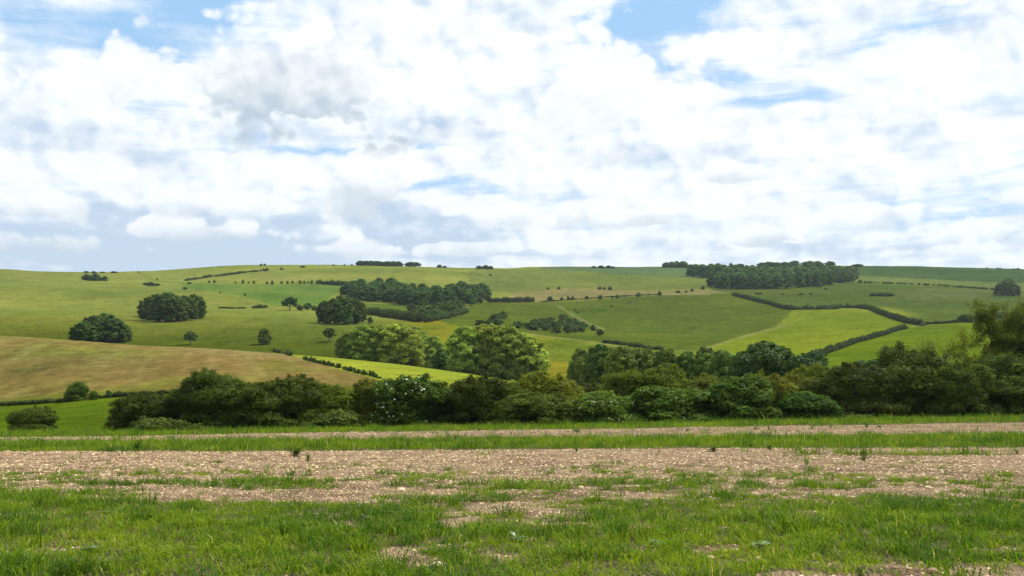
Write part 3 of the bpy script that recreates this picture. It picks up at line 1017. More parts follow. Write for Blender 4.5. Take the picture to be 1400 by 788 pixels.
def trunk_mesh(name, h, crown_r, r0, rs, stems=1, limbs=5, mat=None, sides=6):
    parts = []
    for s in range(stems):
        bx, by = (rs.uniform(-.12, .12, 2) * crown_r * (stems > 1)) if stems > 1 else (0, 0)
        tx, ty = rs.uniform(-.25, .25, 2) * crown_r * (1.4 if stems > 1 else .4)
        pts = [(bx + (tx) * w * w, by + ty * w * w, -0.3 + (h * 0.8 + .3) * w) for w in np.linspace(0, 1, 5)]
        parts.append(tube(pts, [r0 * (1.25 - w) if w else r0 * 1.5 for w in np.linspace(0, 1, 5)], sides))
        for k in range(limbs):
            w = rs.uniform(.3, .75); z0 = h * .8 * w
            an = 2 * math.pi * (k + rs.uniform(0, .6)) / limbs
            x0, y0 = bx + tx * w * w, by + ty * w * w
            ln = crown_r * rs.uniform(.5, .8)
            p = [(x0, y0, z0), (x0 + math.cos(an) * ln * .5, y0 + math.sin(an) * ln * .5, z0 + ln * .35), (x0 + math.cos(an) * ln, y0 + math.sin(an) * ln, min(z0 + ln * .8, h * .9))]
            parts.append(tube(p, [r0 * .5, r0 * .3, r0 * .1], 5))
    v, f = merge(parts)
    return mesh_np(name, v, f, mat or M['bark'], True)


PROTO = {}   # kind -> list of (crown mesh, trunk mesh, width, height, extra mesh)


def bush_proto(kind, seed, w, h, nspray, spray, leaf, per, flatz=0.55, shape=1.0, flowers=0, core=0.62, mat=None):
    """hedge shrub standing on the ground: many leafy sprays over a domed mass"""
    rs = np.random.default_rng(seed)
    lobes = []
    R_ = w / 2
    big = []
    for k in range(5):                                   # the main masses
        an = rs.uniform(0, 6.28); q = rs.uniform(.1, .42) * R_
        big.append((math.cos(an) * q, math.sin(an) * q, h * rs.uniform(.38, .55), R_ * rs.uniform(.42, .6), R_ * rs.uniform(.42, .6), h * rs.uniform(.3, .42)))
    lobes += big
    for k in range(nspray):
        b = big[rs.integers(0, len(big))]
        d = rs.normal(0, 1, 3); d /= np.linalg.norm(d)
        d[2] = d[2] * .8 + .12
        e = rs.uniform(.84, 1.10)
        s = spray * rs.uniform(.6, 1.3)
        c = (b[0] + d[0] * b[3] * e, b[1] + d[1] * b[4] * e, b[2] + d[2] * b[5] * e * shape)
        c = (c[0], c[1], max(c[2], s * flatz * .6))
        lobes.append((*c, s, s * rs.uniform(.7, 1), s * flatz))
    # loose shoots roughen the outline
    for k in range(34):
        b = big[rs.integers(0, len(big))]
        d = rs.normal(0, 1, 3); d[2] = abs(d[2]) + .2; d /= np.linalg.norm(d)
        e = rs.uniform(1.04, 1.2); r = rs.uniform(.13, .24)
        lobes.append((b[0] + d[0] * b[3] * e, b[1] + d[1] * b[4] * e, b[2] + d[2] * b[5] * e, r, r, r * rs.uniform(1.0, 2.0)))
    # skirts close to the ground
    for k in range(int(nspray * .3)):
        an = rs.uniform(0, 6.28); q = R_ * rs.uniform(.55, .88); s = spray * rs.uniform(.7, 1.1)
        lobes.append((math.cos(an) * q, math.sin(an) * q, h * rs.uniform(.05, .25), s, s, s * .7))
    Vv, T, tint = leaves_on_lobes(lobes, per, leaf, rs, shell=(.70, 1.18), core=core, inner_cut=.70)
    # fit to the nominal box
    ext = np.percentile(np.abs(Vv[:, :2]), 98.8); top = np.percentile(Vv[:, 2], 99.5)
    sc = np.array([R_ / ext, R_ / ext, h / top]); Vv = Vv * sc
    crown = mesh_np('crown', Vv, T, mat or M[kind], False, tint)
    trunk = trunk_mesh('trunk', h * .8, R_ * .8, .07, rs, 4, 3, M['twig'], 5)
    extra = None
    if flowers:
        fv, ff = [], []
        cand = Vv[T[:, 0]]
        rad = np.linalg.norm(cand / np.array([R_, R_, h]), axis=1)
        pick = np.argsort(-(rad + rs.uniform(0, .5, len(rad)) - .25 * np.clip(cand[:, 2] / h - .55, 0, 1)))[:flowers * 12]
        pick = rs.choice(pick, flowers, replace=False)
        off = 0
        for i in pick:
            p = cand[i]; o_ = np.array([p[0] / R_, p[1] / R_, .8 * p[2] / h]); o_ /= np.linalg.norm(o_)
            s = rs.uniform(.025, .065)
            t = np.cross(o_, [0.3, 0.2, .9]); t /= np.linalg.norm(t); b = np.cross(o_, t)
            base = p + o_ * .06
            ring = [base + (t * math.cos(a) + b * math.sin(a)) * s * rs.uniform(.75, 1.1) - o_ * .015 for a in np.linspace(0, 2 * math.pi, 7)[:-1]]
            fv += [base + o_ * .02] + ring
            ff += [(off, off + 1 + k, off + 1 + (k + 1) % 6) for k in range(6)]
            off += 7
        extra = mesh_np('blossom', np.array(fv), np.array(ff), M['white'], False)
    PROTO.setdefault(kind if not flowers else kind + '_flower', []).append((crown, trunk, w, h, extra))


def tree_proto(kind, seed, w, h, clear, nlobe, leaf, per, rl=(.26, .42), mat=None, core=.78, small=0, ic=ICO0, trunk_r=.25, flat=1.0):
    """broadleaf tree: rounded lobes in a domed crown on a tapered trunk"""
    rs = np.random.default_rng(seed)
    R_, ch = w / 2, h - clear
    lobes = [(0, 0, clear + ch * .5, R_ * .55, R_ * .55, ch * .42)]
    for k in range(nlobe):
        zt = (k + rs.uniform(0, 1)) / nlobe
        r = R_ * rs.uniform(*rl) * (1 - .25 * zt)
        prof = math.sqrt(max(0.0, 1 - ((zt - .3) / .74) ** 2)) if zt > .3 else .86 + .14 * zt / .3
        an = k * 2.4 + rs.uniform(-.5, .5); q = max(0.0, prof * R_ - r) * rs.uniform(.8, 1.05)
        c = (math.cos(an) * q, math.sin(an) * q, clear + r * .6 + zt * (ch - r * 1.4))
        lobes.append((*c, r, r * rs.uniform(.85, 1.1), r * rs.uniform(.7, .95)))
    n0 = len(lobes)
    for k in range(small):
        b = lobes[rs.integers(1, n0)]
        d = rs.normal(0, 1, 3); d /= np.linalg.norm(d); d[2] = abs(d[2]) * .8
        s = b[3] * rs.uniform(.25, .5)
        lobes.append((b[0] + d[0] * b[3], b[1] + d[1] * b[4], b[2] + d[2] * b[5], s, s, s * .7))
    Vv, T, tint = leaves_on_lobes(lobes, per, leaf, rs, core=core, core_ico=ic, flat=flat)
    ext = np.percentile(np.abs(Vv[:, :2]), 99.5); top = np.percentile(Vv[:, 2], 99.9)
    Vv = Vv * np.array([R_ / ext, R_ / ext, h / top])
    crown = mesh_np('crown', Vv, T, mat or M[kind], False, tint)
    trunk = trunk_mesh('trunk', h * .85, R_ * .8, trunk_r, rs, 1, 5, M['bark'])
    PROTO.setdefault(kind, []).append((crown, trunk, w, h, None))


for s in range(4):
    bush_proto('hawthorn', 300 + s, 5.6, 4.4, 95, .62, .105, 100, .68)
for s in range(3):
    bush_proto('olive', 320 + s, 4.6, 4.6, 90, .55, .10, 92, .7, 1.1)
for s in range(2):
    bush_proto('elder', 340 + s, 4.6, 3.8, 60, .62, .16, 48, .8)
for s in range(3):
    bush_proto('elder', 345 + s, 4.6, 3.8, 60, .62, .16, 48, .8, flowers=(110, 120, 40)[s])
for s in range(2):
    bush_proto('bramble', 360 + s, 3.0, 1.2, 40, .35, .10, 95, .7)
for s in range(2):
    bush_proto('ivy', 370 + s, 5.0, 6.0, 60, .85, .17, 46, .9)
for s in range(4):
    tree_proto('ash', 400 + s, 8.5, 12.0, 0.2, 44, .34, 12.0, (.22, .36), small=60, core=.70, ic=ICO1, flat=.55)
for s in range(3):
    tree_proto('alder', 410 + s, 8.5, 9.5, 0.0, 34, .36, 9.0, (.26, .40), small=40, core=.76, ic=ICO1)
for s in range(3):
    tree_proto('dark', 420 + s, 10.0, 12.0, 0.5, 34, .5, 5.0, (.22, .36), small=40, ic=ICO1)
for s in range(3):
    tree_proto('far', 440 + s, 11.0, 12.0, 0.0, 20, .8, 1.9, (.26, .42), small=18)
for s in range(3):
    tree_proto('plantation', 450 + s, 10.0, 13.0, 0.0, 16, .8, 2.0, (.36, .54), small=10)
for s in range(3):
    tree_proto('shrub', 460 + s, 4.0, 3.6, 0.0, 10, .42, 6.0, (.3, .46), mat=M['dark'], small=12, trunk_r=.12)
for s in range(2):
    tree_proto('lone', 470 + s, 6.5, 6.5, 1.7, 14, .38, 9.0, (.2, .36), mat=M['dark'], small=20, core=.6, trunk_r=.22)

PR = random.Random(5)
COUNT = {}


def plant(kind, x, y, z, w, h, label, cat, group=None, variant=None, name=None, sink=0.0, rot=None):
    lst = PROTO[kind]
    v = PR.randrange(len(lst)) if variant is None else variant
    crown, trunk, pw, ph, extra = lst[v]
    nm = name or ('tree' if cat == 'tree' else 'bush')
    o = link(nm, None)
    o.empty_display_size = 0.5
    o.location = (x, y, z - sink)
    o.rotation_euler = (0, 0, PR.uniform(0, 6.28) if rot is None else rot)
    o.scale = (w / pw, w / pw, h / ph)
    tag(o, label, cat, group)
    link('trunk', trunk, o)
    link('crown', crown, o)
    if extra is not None:
        e = link('blossom', extra, o); e['kind'] = 'stuff'
    return o


def scale_px(y):
    return y / F


def bush_px(kind, x0, x1, top, y, label, cat='bush', group=None, variant=None, name=None, rot=None, wide=1.16):
    """shrub filling a stretch of the hedge at a known distance"""
    c = (x0 + x1) / 2
    x, yy, z = atY(c, y, 560)
    fwd = yy
    w = (x1 - x0) * fwd / F * wide
    _, t = px_ut(c, top)
    h = CAM_Z + t * yy - z
    return plant(kind, x, yy, z, w, h, label, cat, group, variant, name, 0.05, rot)


# ------------------------------------------------------------------ the hedge of shrubs along the field
B = bush_px
B('hawthorn', 14, 78, 556, 92, 'small lone hawthorn bush at the far left in front of the meadow', variant=0, wide=.95)
B('hawthorn', 144, 256, 538, 92, 'sprawling hawthorn bush standing apart, with pale brambles at its foot', variant=1, wide=.92)
B('bramble', 182, 258, 570, 88, 'pale green bramble patch at the foot of the sprawling hawthorn')
B('bramble', 256, 298, 579, 88, 'low bramble tuft at the left end of the big dark hawthorn')
B('hawthorn', 248, 362, 509, 93, 'big dark hawthorn at the left end of the continuous hedge', variant=2)
B('hawthorn', 330, 442, 515, 91, 'broad spreading hawthorn with a few white blossoms, right of the biggest dark one', variant=3)
B('olive', 418, 494, 527, 92, 'dull brownish olive bush above a bramble patch in the hedge')
B('bramble', 420, 492, 560, 88, 'greyish green bramble patch below the dull brownish bush')
B('olive', 474, 552, 520, 93, 'olive bush just left of the tall white-flowered elder', variant=1)
B('elder_flower', 520, 628, 515, 91, 'tall dark elder covered in white flower heads', variant=1)
B('hawthorn', 602, 700, 515, 92, 'dark rounded hawthorn right of the tall flowering elder', variant=0)
B('olive', 655, 732, 524, 94, 'olive bush tucked behind the dark rounded hawthorn')
B('hawthorn', 668, 790, 537, 89, 'low wide hawthorn mound in front of the tall olive bush', variant=1)
B('olive', 700, 806, 509, 95, 'tall olive bush with a domed top behind the low wide mound', variant=2)
B('bramble', 760, 806, 566, 88, 'small bramble at the left foot of the rounded flowering elder')
B('elder_flower', 789, 866, 535, 88.5, 'rounded bright elder bush dotted with white flowers, close to the field edge', variant=0)
B('olive', 812, 890, 506, 95, 'tall upright olive bush behind the rounded flowering elder', variant=0)
B('olive', 862, 945, 501, 95, 'tallest yellowish olive bush in the middle of the hedge', variant=1)
B('olive', 918, 992, 512, 96, 'olive bush filling the hedge behind the dark sparse-flowered elder', variant=2)
B('elder_flower', 868, 978, 529, 90, 'dark elder with only a few white flowers', variant=2)
B('elder', 960, 1052, 514, 90, 'bright leafy green bush with a rounded sunlit right side', variant=0)
B('olive', 1022, 1086, 511, 94, 'olive bush below the dark ivy-clad tree')
B('olive', 1060, 1128, 516, 95, 'brownish olive bush right of the one under the ivy-clad tree', variant=1)
B('elder', 1074, 1152, 536, 90, 'low leafy green bush at the right end of the leafy hedge stretch', variant=1)
B('hawthorn', 1128, 1240, 499, 93, 'domed olive brown hawthorn left of the bare-topped tree', variant=3)
B('hawthorn', 1200, 1322, 474, 94, 'big dark hawthorn under the bare-topped tree', variant=2)
B('hawthorn', 1262, 1352, 496, 92, 'dark hawthorn mass sloping down to the right of the bare-topped tree', variant=0)
B('hawthorn', 1322, 1420, 484, 95, 'dark hawthorn thicket under the tall open tree at the right edge', variant=1)
B('hawthorn', 1352, 1452, 514, 91, 'dark hawthorn bush at the right edge in front of the thicket', variant=3)
B('bramble', 1330, 1376, 551, 90, 'low yellowish bramble in the gap between the right-hand hawthorns')
B('bramble', 1130, 1196, 563, 90, 'weedy bramble bank at the foot of the domed brown hawthorn')
B('bramble', 1020, 1064, 566, 89, 'bramble at the right foot of the bright leafy bush')
B('hawthorn', 1420, 1530, 505, 94, 'hawthorn just beyond the right edge', variant=2)
B('hawthorn', 640, 700, 535, 97, 'dark hawthorn filling the hedge behind two rounded bushes', variant=2)
B('olive', 560, 640, 526, 97, 'olive bush showing behind the tall flowering elder', variant=0)
for i_, (a_, b_, t_) in enumerate([(400, 470, 526), (540, 610, 524), (640, 720, 522), (770, 840, 524), (900, 970, 518), (1000, 1070, 524), (1100, 1170, 522), (1310, 1390, 504)]):
    B(('hawthorn', 'olive', 'dark')[i_ % 3], a_, b_, t_, 98.5 + (i_ % 4), 'deep green bush crowding the back of the hedge between the front bushes', group='bushes at the back of the hedge')
B('dark', 1006, 1090, 466, 128, 'dark ivy-clad tree rising above the middle of the hedge', 'tree')
B('ivy', 1012, 1076, 478, 122, 'dense ivy mass low on the left of the dark tree', 'bush', variant=0)
B('ivy', 1066, 1134, 482, 120, 'glossy dark ivy-covered tree right of the tallest dark one', 'tree', variant=1)
B('olive', 1080, 1146, 500, 104, 'pale leafy bush below the glossy ivy-covered tree', variant=1)
B('dark', 1150, 1200, 492, 150, 'small dark tree peeping over the domed brown hawthorn', 'tree', variant=1)
B('dark', 1176, 1224, 490, 140, 'small dark tree left of the bare-topped tree', 'tree', variant=2)

# the bush on the meadow's far edge and its low hedge
def small_px(kind, px, row, wpx, hpx, label, cat='bush', group=None, name=None, after=0.0, variant=None, sink=0.0):
    x, y, z = at(px, row, after)
    return plant(kind, x, y, z, wpx * y / F, hpx * y / F, label, cat, group, variant, name, sink)


small_px('elder', 105, 548, 32, 25, 'round dark bush on the low hedge between meadow and brown field')
small_px('elder', 128, 547, 13, 12, 'little bush touching the round one on the low hedge')
small_px('elder', 148, 543, 9, 9, 'little bush a gap to the right of the pair on the low hedge')
small_px('elder', 163, 542, 10, 7, 'smallest low bush on the meadow hedge, left of the sprawling hawthorn')


def hedge(name, pts, w, h, leaf, per, mat, label, step=None, gap=0.0, seed=1, after=0.0, core=.75, rough=.3):
    """continuous hedge following points of the photograph over the land"""
    rs = np.random.default_rng(seed)
    W = [Vector(at(px, row, after)) for px, row in pts]
    step = step or w * .45
    lob = []
    o0 = W[0].copy()
    for a, b in zip(W[:-1], W[1:]):
        L = (b - a).length
        n = max(1, int(L / step))
        for k in range(n):
            if gap and rs.uniform() < gap:
                continue
            p = a.lerp(b, (k + rs.uniform(0, .8)) / n)
            z = ground_z(p.x, p.y)
            hh = h * rs.uniform(1 - rough, 1 + rough)
            ww = w * rs.uniform(.6, 1.35)
            lob.append((p.x - o0.x, p.y - o0.y, z - o0.z + hh * .45, ww * .55, ww * .55, hh * .55))
    # leaves_on_lobes clips at z = 0: lift, then lower again
    lob = np.array(lob); zmin = (lob[:, 2] - lob[:, 5]).min(); lob[:, 2] -= zmin
    # process in short runs (the buried-leaf test is all pairs)
    VV, TT, tt, off = [], [], [], 0
    for i in range(0, len(lob), 12):
        v, t, ti = leaves_on_lobes([tuple(q) for q in lob[i:i + 12]], per, leaf, rs, core=core)
        VV.append(v); TT.append(t + off); tt.append(ti); off += len(v)
    V_ = np.concatenate(VV); V_[:, 2] += zmin
    o = link(name, mesh_np(name, V_, np.concatenate(TT), mat, False, np.concatenate(tt)))
    o.location = o0
    return tag(o, label, 'hedge')


hedge('hedge', [(-20, 556), (40, 553), (95, 549)], 1.5, .65, .14, 26, M['hedge'], 'low dark hedge along the meadow edge left of the round bush', seed=2)
hedge('hedge', [(128, 545.5), (165, 542.5), (210, 540), (265, 536)], 1.2, .65, .14, 26, M['hedge'], 'low thin hedge along the meadow edge right of the round bush', seed=3, gap=.2)
hedge('hedge', [(374, 480), (385, 483.5), (397, 487)], 1.2, 1.0, .2, 22, M['hedge'], 'pale low bushes at the top end of the yellow field boundary', seed=4, gap=.25)
hedge('hedge', [(415, 492), (430, 495.5), (446, 500), (470, 505), (486, 510), (520, 518)], 0.75, 0.8, .18, 30, M['hedge'], 'gappy low hedge between brown field and yellow field', seed=5, gap=.66, rough=.55)
hedge('hedge', [(1002, 404.5), (1030, 411), (1060, 419), (1085, 424), (1120, 423.5), (1150, 421), (1175, 421.5), (1200, 428), (1225, 437), (1240, 442), (1262, 445.5)], 2.5, 2.4, .42, 7, M['hedge'], 'long dark hedge curving around the top of the sunlit field', seed=6, rough=.55, gap=.05)
hedge('hedge', [(1112, 489.5), (1140, 480), (1170, 469), (1200, 461), (1218, 455), (1240, 449.5)], 2.0, 1.75, .30, 11, M['hedge'], 'dark hedge running diagonally down beside the sunlit field', seed=7, gap=.1, rough=.5)
hedge('hedge', [(1255, 445), (1285, 443), (1312, 441)], 2.2, 1.4, .4, 6, M['hedge'], 'thin low hedge from the hedge corner to the dark thicket', seed=8)
hedge('hedge', [(1352, 437), (1378, 435), (1420, 432)], 3.5, 3.0, .4, 6, M['hedge'], 'hedge right of the dark thicket, behind the tall open tree', seed=9)
hedge('hedge', [(1182, 387.5), (1230, 388.5), (1290, 391), (1362, 397)], 2.6, 1.8, .6, 3, M['hedge'], 'faint broken hedge on the far right between plantation and round clump', seed=10, gap=.45)
hedge('hedge', [(253, 384.5), (290, 379), (330, 374), (366, 370.5)], 3.2, 2.6, .7, 2.6, M['hedge'], 'straight broken hedge climbing to the skyline on the left', seed=11, gap=.3)
hedge('hedge', [(437, 388.5), (465, 390.5), (482, 391.5)], 4.0, 4.0, .6, 3, M['hedge'], 'dark hedge joining the row of dots to the hillside wood', seed=12)
hedge('hedge', [(667, 413), (690, 414), (712, 413.5), (730, 413)], 4.0, 4.2, .6, 3, M['hedge'], 'dark hedge running right from the hillside wood', seed=13, rough=.2)
hedge('hedge', [(594, 439), (612, 435), (637, 428)], 4.0, 3.4, .5, 4, M['hedge'], 'short slanting hedge below the hillside wood', seed=14)
hedge('hedge', [(503, 431), (520, 432.5), (545, 436), (575, 441), (590, 441)], 4.2, 4.0, .5, 4, M['hedge'], 'dark hedge below the glade in front of the hillside wood', seed=15, rough=.4)
hedge('hedge', [(826, 469), (860, 473), (880, 476), (905, 479)], 3.0, 1.5, .4, 5, M['hedge'], 'low hedge line between buttercup field and the green slope', seed=16, gap=.35)
hedge('hedge', [(345, 422), (365, 421.5)], 2.6, 2.2, .5, 4, M['hedge'], 'short low hedge in the left of the hillside above the lone trees', seed=17)
hedge('hedge', [(905, 403), (820, 407.5), (740, 413)], 1.6, 0.9, .5, 4, M['hedge'], 'thin low hedge line carrying the row of round bushes', seed=18, gap=.1)
hedge('hedge', [(298, 422), (318, 422.5), (335, 422)], 2.2, 1.2, .5, 4, M['hedge'], 'faint low hedge line right of the big round clump', seed=19, gap=.45)

# ------------------------------------------------------------------ woods
def poisson(poly, spacing, seed, after=0.0, tries=3000, maxn=400):
    rs = random.Random(seed)
    xs = [p[0] for p in poly]; ys = [p[1] for p in poly]
    # grid of candidate world points inside the outline
    cand = []
    for _ in range(tries):
        px, py = rs.uniform(min(xs), max(xs)), rs.uniform(min(ys), max(ys))
        if inpoly(np.array([px]), np.array([py]), poly)[0]:
            cand.append((px, py))
    if len(cand) > 900:
        cand = cand[:900]
    res = []
    for px, py in cand:
        p = at(px, py, after)
        if all((p[0] - q[0]) ** 2 + (p[1] - q[1]) ** 2 > spacing ** 2 for q in res):
            res.append(p)
            if len(res) >= maxn:
                break
    return res


def wood(kind, poly, spacing, w, h, seed, label, group, after=0.0, cat='tree', maxn=400, jit=.18):
    for (x, y, z) in poisson(poly, spacing, seed, after, maxn=maxn):
        s = PR.uniform(1 - jit, 1 + jit)
        plant(kind, x, y, z, w * s, h * PR.uniform(1 - jit, 1 + jit * .7), label, cat, group)


wood('far', [(472, 405), (500, 400), (530, 400), (562, 404), (600, 413), (600, 421), (560, 418), (520, 414), (478, 409)], 8.5, 13, 12.5, 1,
     'dark broadleaf tree crowded in the left part of the hillside wood', 'trees of the hillside wood, left part', maxn=62, jit=.3)
wood('far', [(612, 412), (632, 407), (660, 408), (666, 411), (640, 417), (612, 422)], 8, 14, 14.5, 2,
     'tall dark tree in the high domed right end of the hillside wood', 'trees of the hillside wood, domed right end', maxn=24)
wood('shrub', [(556, 425), (600, 422), (640, 419), (618, 429), (596, 439), (562, 437)], 6.5, 7.5, 5.2, 3,
     'dark thorn bush on the shrubby lower fringe of the hillside wood', 'thorn bushes below the hillside wood', cat='bush', maxn=45, jit=.35)
wood('plantation', [(968, 392.5), (985, 395.5), (1062, 395.8), (1110, 393.5), (1150, 388.5), (1171, 384), (1168, 382), (1110, 389), (1060, 392.5), (985, 392)], 7.5, 11.5, 14, 4,
     'tree of the front edge of the long plantation on the right skyline', 'front edge trees of the long plantation', maxn=44, jit=.1)
wood('plantation', [(975, 391), (1060, 391), (1140, 386), (1166, 379), (1150, 375), (1060, 376), (1000, 378)], 13, 17, 12.5, 5,
     'tree deep inside the long plantation, only its crown showing', 'inner trees of the long plantation', maxn=72, jit=.1)
wood('plantation', [(942, 379), (975, 381), (1005, 382), (1040, 378), (1010, 376), (950, 376)], 12, 12, 14, 6,
     'tree of the farther wood block left behind the plantation', 'trees of the farther wood block', maxn=22, jit=.1)
wood('far', [(908, 366.2), (940, 366.6), (940, 365.6), (908, 365.4)], 10, 12, 8, 7, 'dark tree of the small skyline clump left of the plantation', 'skyline clump left of the plantation', maxn=8)
wood('far', [(1042, 366), (1135, 365), (1135, 364.2), (1042, 364.6)], 16, 15, 7, 8, 'far blue-green tree on the skyline above the plantation', 'skyline trees above the plantation', maxn=12)
wood('far', [(492, 363.6), (570, 365), (570, 364.4), (492, 363)], 8, 13, 6.2, 9, 'tree of the long low clump on the skyline above the hillside wood', 'long skyline clump', maxn=18, jit=.1)

# round clumps on the left hillside: kind of position, width, height in photo pixels
def clump(kind, lst, label, group, after=0.0):
    for i, (px, row, wp, hp) in enumerate(lst):
        small_px(kind, px, row, wp, hp, label if isinstance(label, str) else label[i], 'tree', group, after=after, sink=.4)


clump('dark', [(203, 438, 30, 33), (220, 440, 34, 38), (240, 440, 34, 37), (255, 438, 30, 33), (212, 433, 32, 32), (232, 434, 34, 35), (250, 433, 26, 30), (226, 437, 30, 38)],
      ['leftmost dark tree of the large rounded clump on the left hillside', 'front dark tree left of the middle of the large rounded clump', 'front dark tree right of the middle of the large rounded clump',
       'dark tree at the front right of the large rounded clump', 'dark tree at the back left of the large rounded clump', 'dark tree at the back middle of the large rounded clump',
       'dark tree at the back right of the large rounded clump, before its bulge', 'tallest dark tree at the very centre of the large rounded clump'], 'large rounded clump on the left hillside')
clump('dark', [(270, 436, 24, 33), (263, 433, 24, 32)], ['rightmost dark tree bulging out of the large rounded clump', 'dark tree in the notch before the bulging right end of the rounded clump'], 'right end of the rounded clump')
clump('dark', [(115, 468, 38, 30), (135, 468, 42, 37), (155, 468, 40, 34), (170, 467, 20, 25), (145, 463, 40, 36), (125, 462, 30, 32)],
      ['leftmost dark tree of the clump half hidden by the brown field crest', 'tall middle front tree of the clump behind the brown field crest', 'front tree right of the middle in the clump behind the brown field crest',
       'small rightmost tree of the clump behind the brown field crest', 'tallest back tree of the clump behind the brown field crest', 'back left tree of the clump behind the brown field crest'], 'clump behind the brown field crest', after=345)
clump('dark', [(443, 442, 22, 32), (456, 443, 26, 36), (470, 444, 28, 38), (484, 443, 26, 36), (493, 441, 18, 30), (463, 439, 26, 36), (478, 439, 26, 34)],
      ['leftmost tree of the compact clump above the tree belt', 'second front tree from the left in the compact clump', 'tall middle front tree of the compact clump', 'front tree right of the middle in the compact clump',
       'small rightmost tree of the compact clump above the tree belt', 'back left tree of the compact clump', 'back right tree of the compact clump'], 'compact clump with visible trunks')
clump('ash', [(476, 499, 39, 40), (494, 500, 44, 50), (514, 500, 46, 54), (536, 501, 49, 56), (556, 502, 49, 56), (574, 503, 41, 52), (592, 506, 39, 48), (526, 495, 44, 50), (566, 497, 44, 52), (546, 494, 44, 52)],
      ['leftmost and lowest tree of the belt behind the yellow field', 'second tree from the left in the belt behind the yellow field', 'third front tree from the left in the belt behind the yellow field',
       'middle front tree of the belt behind the yellow field', 'front tree right of the middle in the belt behind the yellow field', 'second front tree from the right in the belt behind the yellow field',
       'rightmost lower tree of the belt behind the yellow field', 'back tree in the left half of the belt behind the yellow field', 'back tree in the right half of the belt behind the yellow field',
       'tallest back tree in the middle of the belt behind the yellow field'], 'tree belt behind the yellow field', after=292)
clump('dark', [(604, 508, 29, 32)], 'small dark tree in the gap between the belt and the big bright trees', None, after=285)
clump('ash', [(634, 518, 54, 66), (664, 522, 61, 74), (696, 524, 63, 76), (724, 524, 54, 64), (650, 512, 56, 66), (682, 514, 61, 70), (712, 516, 54, 62)],
      ['leftmost bright tree of the big grove in the valley centre', 'front bright tree left of the middle in the big valley grove', 'tall front tree right of the middle in the big valley grove',
       'rightmost bright tree of the big valley grove beside the buttercup field', 'back left tree of the big valley grove', 'back middle tree crowning the big valley grove', 'back right tree of the big valley grove'], 'big bright grove in the valley centre', after=262)

# lone trees
small_px('lone', 260, 472, 19, 20, 'leftmost of three lone little trees above the brown field', 'tree', sink=.1, variant=0)
small_px('alder', 362, 471, 20, 23, 'middle one of the three lone trees, dense and low crowned', 'tree', name='tree')
small_px('lone', 450, 468, 20, 20, 'rightmost of three lone little trees, with a clear trunk and shadow', 'tree', sink=.1, variant=1)
small_px('lone', 506, 447, 9, 14, 'slim young tree above the belt, right of the compact clump', 'tree')
small_px('lone', 396, 425, 26, 19, 'lopsided tree with yellowish crown left of the compact clump', 'tree', variant=1)
small_px('shrub', 410, 425, 10, 8, 'low bush at the right foot of the lopsided tree')
small_px('shrub', 420, 424, 14, 10, 'bush between the lopsided tree and the compact clump')
small_px('shrub', 430, 425, 9, 7, 'small bush touching the left side of the compact clump')
small_px('shrub', 509, 430, 12, 9, 'round bush right of the compact clump at the glade')
small_px('shrub', 523, 431, 10, 9, 'second round bush along the glade hedge')
clump('far', [(118, 383, 14, 9), (130, 384, 18, 11), (143, 384, 10, 7)], ['left tree of the bluish clump high on the far left slope', 'middle and tallest tree of the bluish clump on the far left slope', 'right tree of the bluish clump on the far left slope'], 'bluish clump on the far left slope')
clump('shrub', [(199, 390, 10, 4), (206, 391, 14, 6), (215, 391, 10, 4)], 'low thorn of the flat thicket below the far left clump', 'flat thicket above the rounded clump')
clump('shrub', [(1194, 405, 12, 5), (1203, 405, 14, 6), (1213, 405.5, 14, 6), (1220, 405, 8, 4)], 'dark low bush of the small thicket in the upper right pasture', 'small thicket in the upper right pasture')
clump('dark', [(1368, 404, 18, 18), (1377, 405, 22, 23), (1387, 405, 18, 18), (1379, 401, 20, 21)], ['left tree of the round clump near the right edge', 'tall front tree of the round clump near the right edge', 'right tree of the round clump near the right edge', 'back tree of the round clump near the right edge'], 'round clump near the right edge')
clump('elder', [(1316, 441, 13, 12), (1327, 441, 15, 12), (1339, 441, 15, 14), (1348, 440, 9, 10)], ['leftmost dark bush of the thicket on the right field boundary', 'second dark bush of the thicket on the right field boundary', 'tallest dark bush of the thicket on the right field boundary', 'small rightmost bush of the thicket on the right field boundary'], 'thicket on the right field boundary')

# second line of trees behind the hedge
clump('alder', [(797, 532, 44, 58), (822, 534, 50, 66), (852, 536, 52, 66), (884, 536, 48, 62), (912, 536, 46, 62), (940, 536, 44, 58), (966, 536, 44, 56), (992, 536, 46, 60), (1016, 534, 40, 56)],
      ['leftmost leafy tree behind the hedge, edging the buttercup field', 'leafy tree behind the hedge above the rounded flowering elder', 'leafy tree behind the hedge above the tall upright olive bush',
       'leafy tree behind the hedge left of the tallest olive bush', 'leafy tree showing behind the tallest olive bush', 'leafy tree behind the hedge just right of the tallest olive bush',
       'leafy tree behind the hedge above the few-flowered elder', 'leafy tree behind the hedge above the bright leafy bush', 'leafy tree touching the left side of the dark ivy-clad tree'], 'second line of trees behind the hedge', after=160)
clump('dark', [(868, 525, 40, 52), (902, 524, 34, 46), (965, 527, 38, 56), (985, 526, 34, 50), (835, 524, 40, 50)],
      ['darker tree farther back above the upright olive bushes', 'darker tree farther back above the tallest olive bush', 'darker rounded tree farther back left of the ivy-clad tree',
       'darker tree farther back nearest the ivy-clad tree', 'leftmost darker tree farther back, above the rounded flowering elder'], 'darker trees of the second line', after=190)

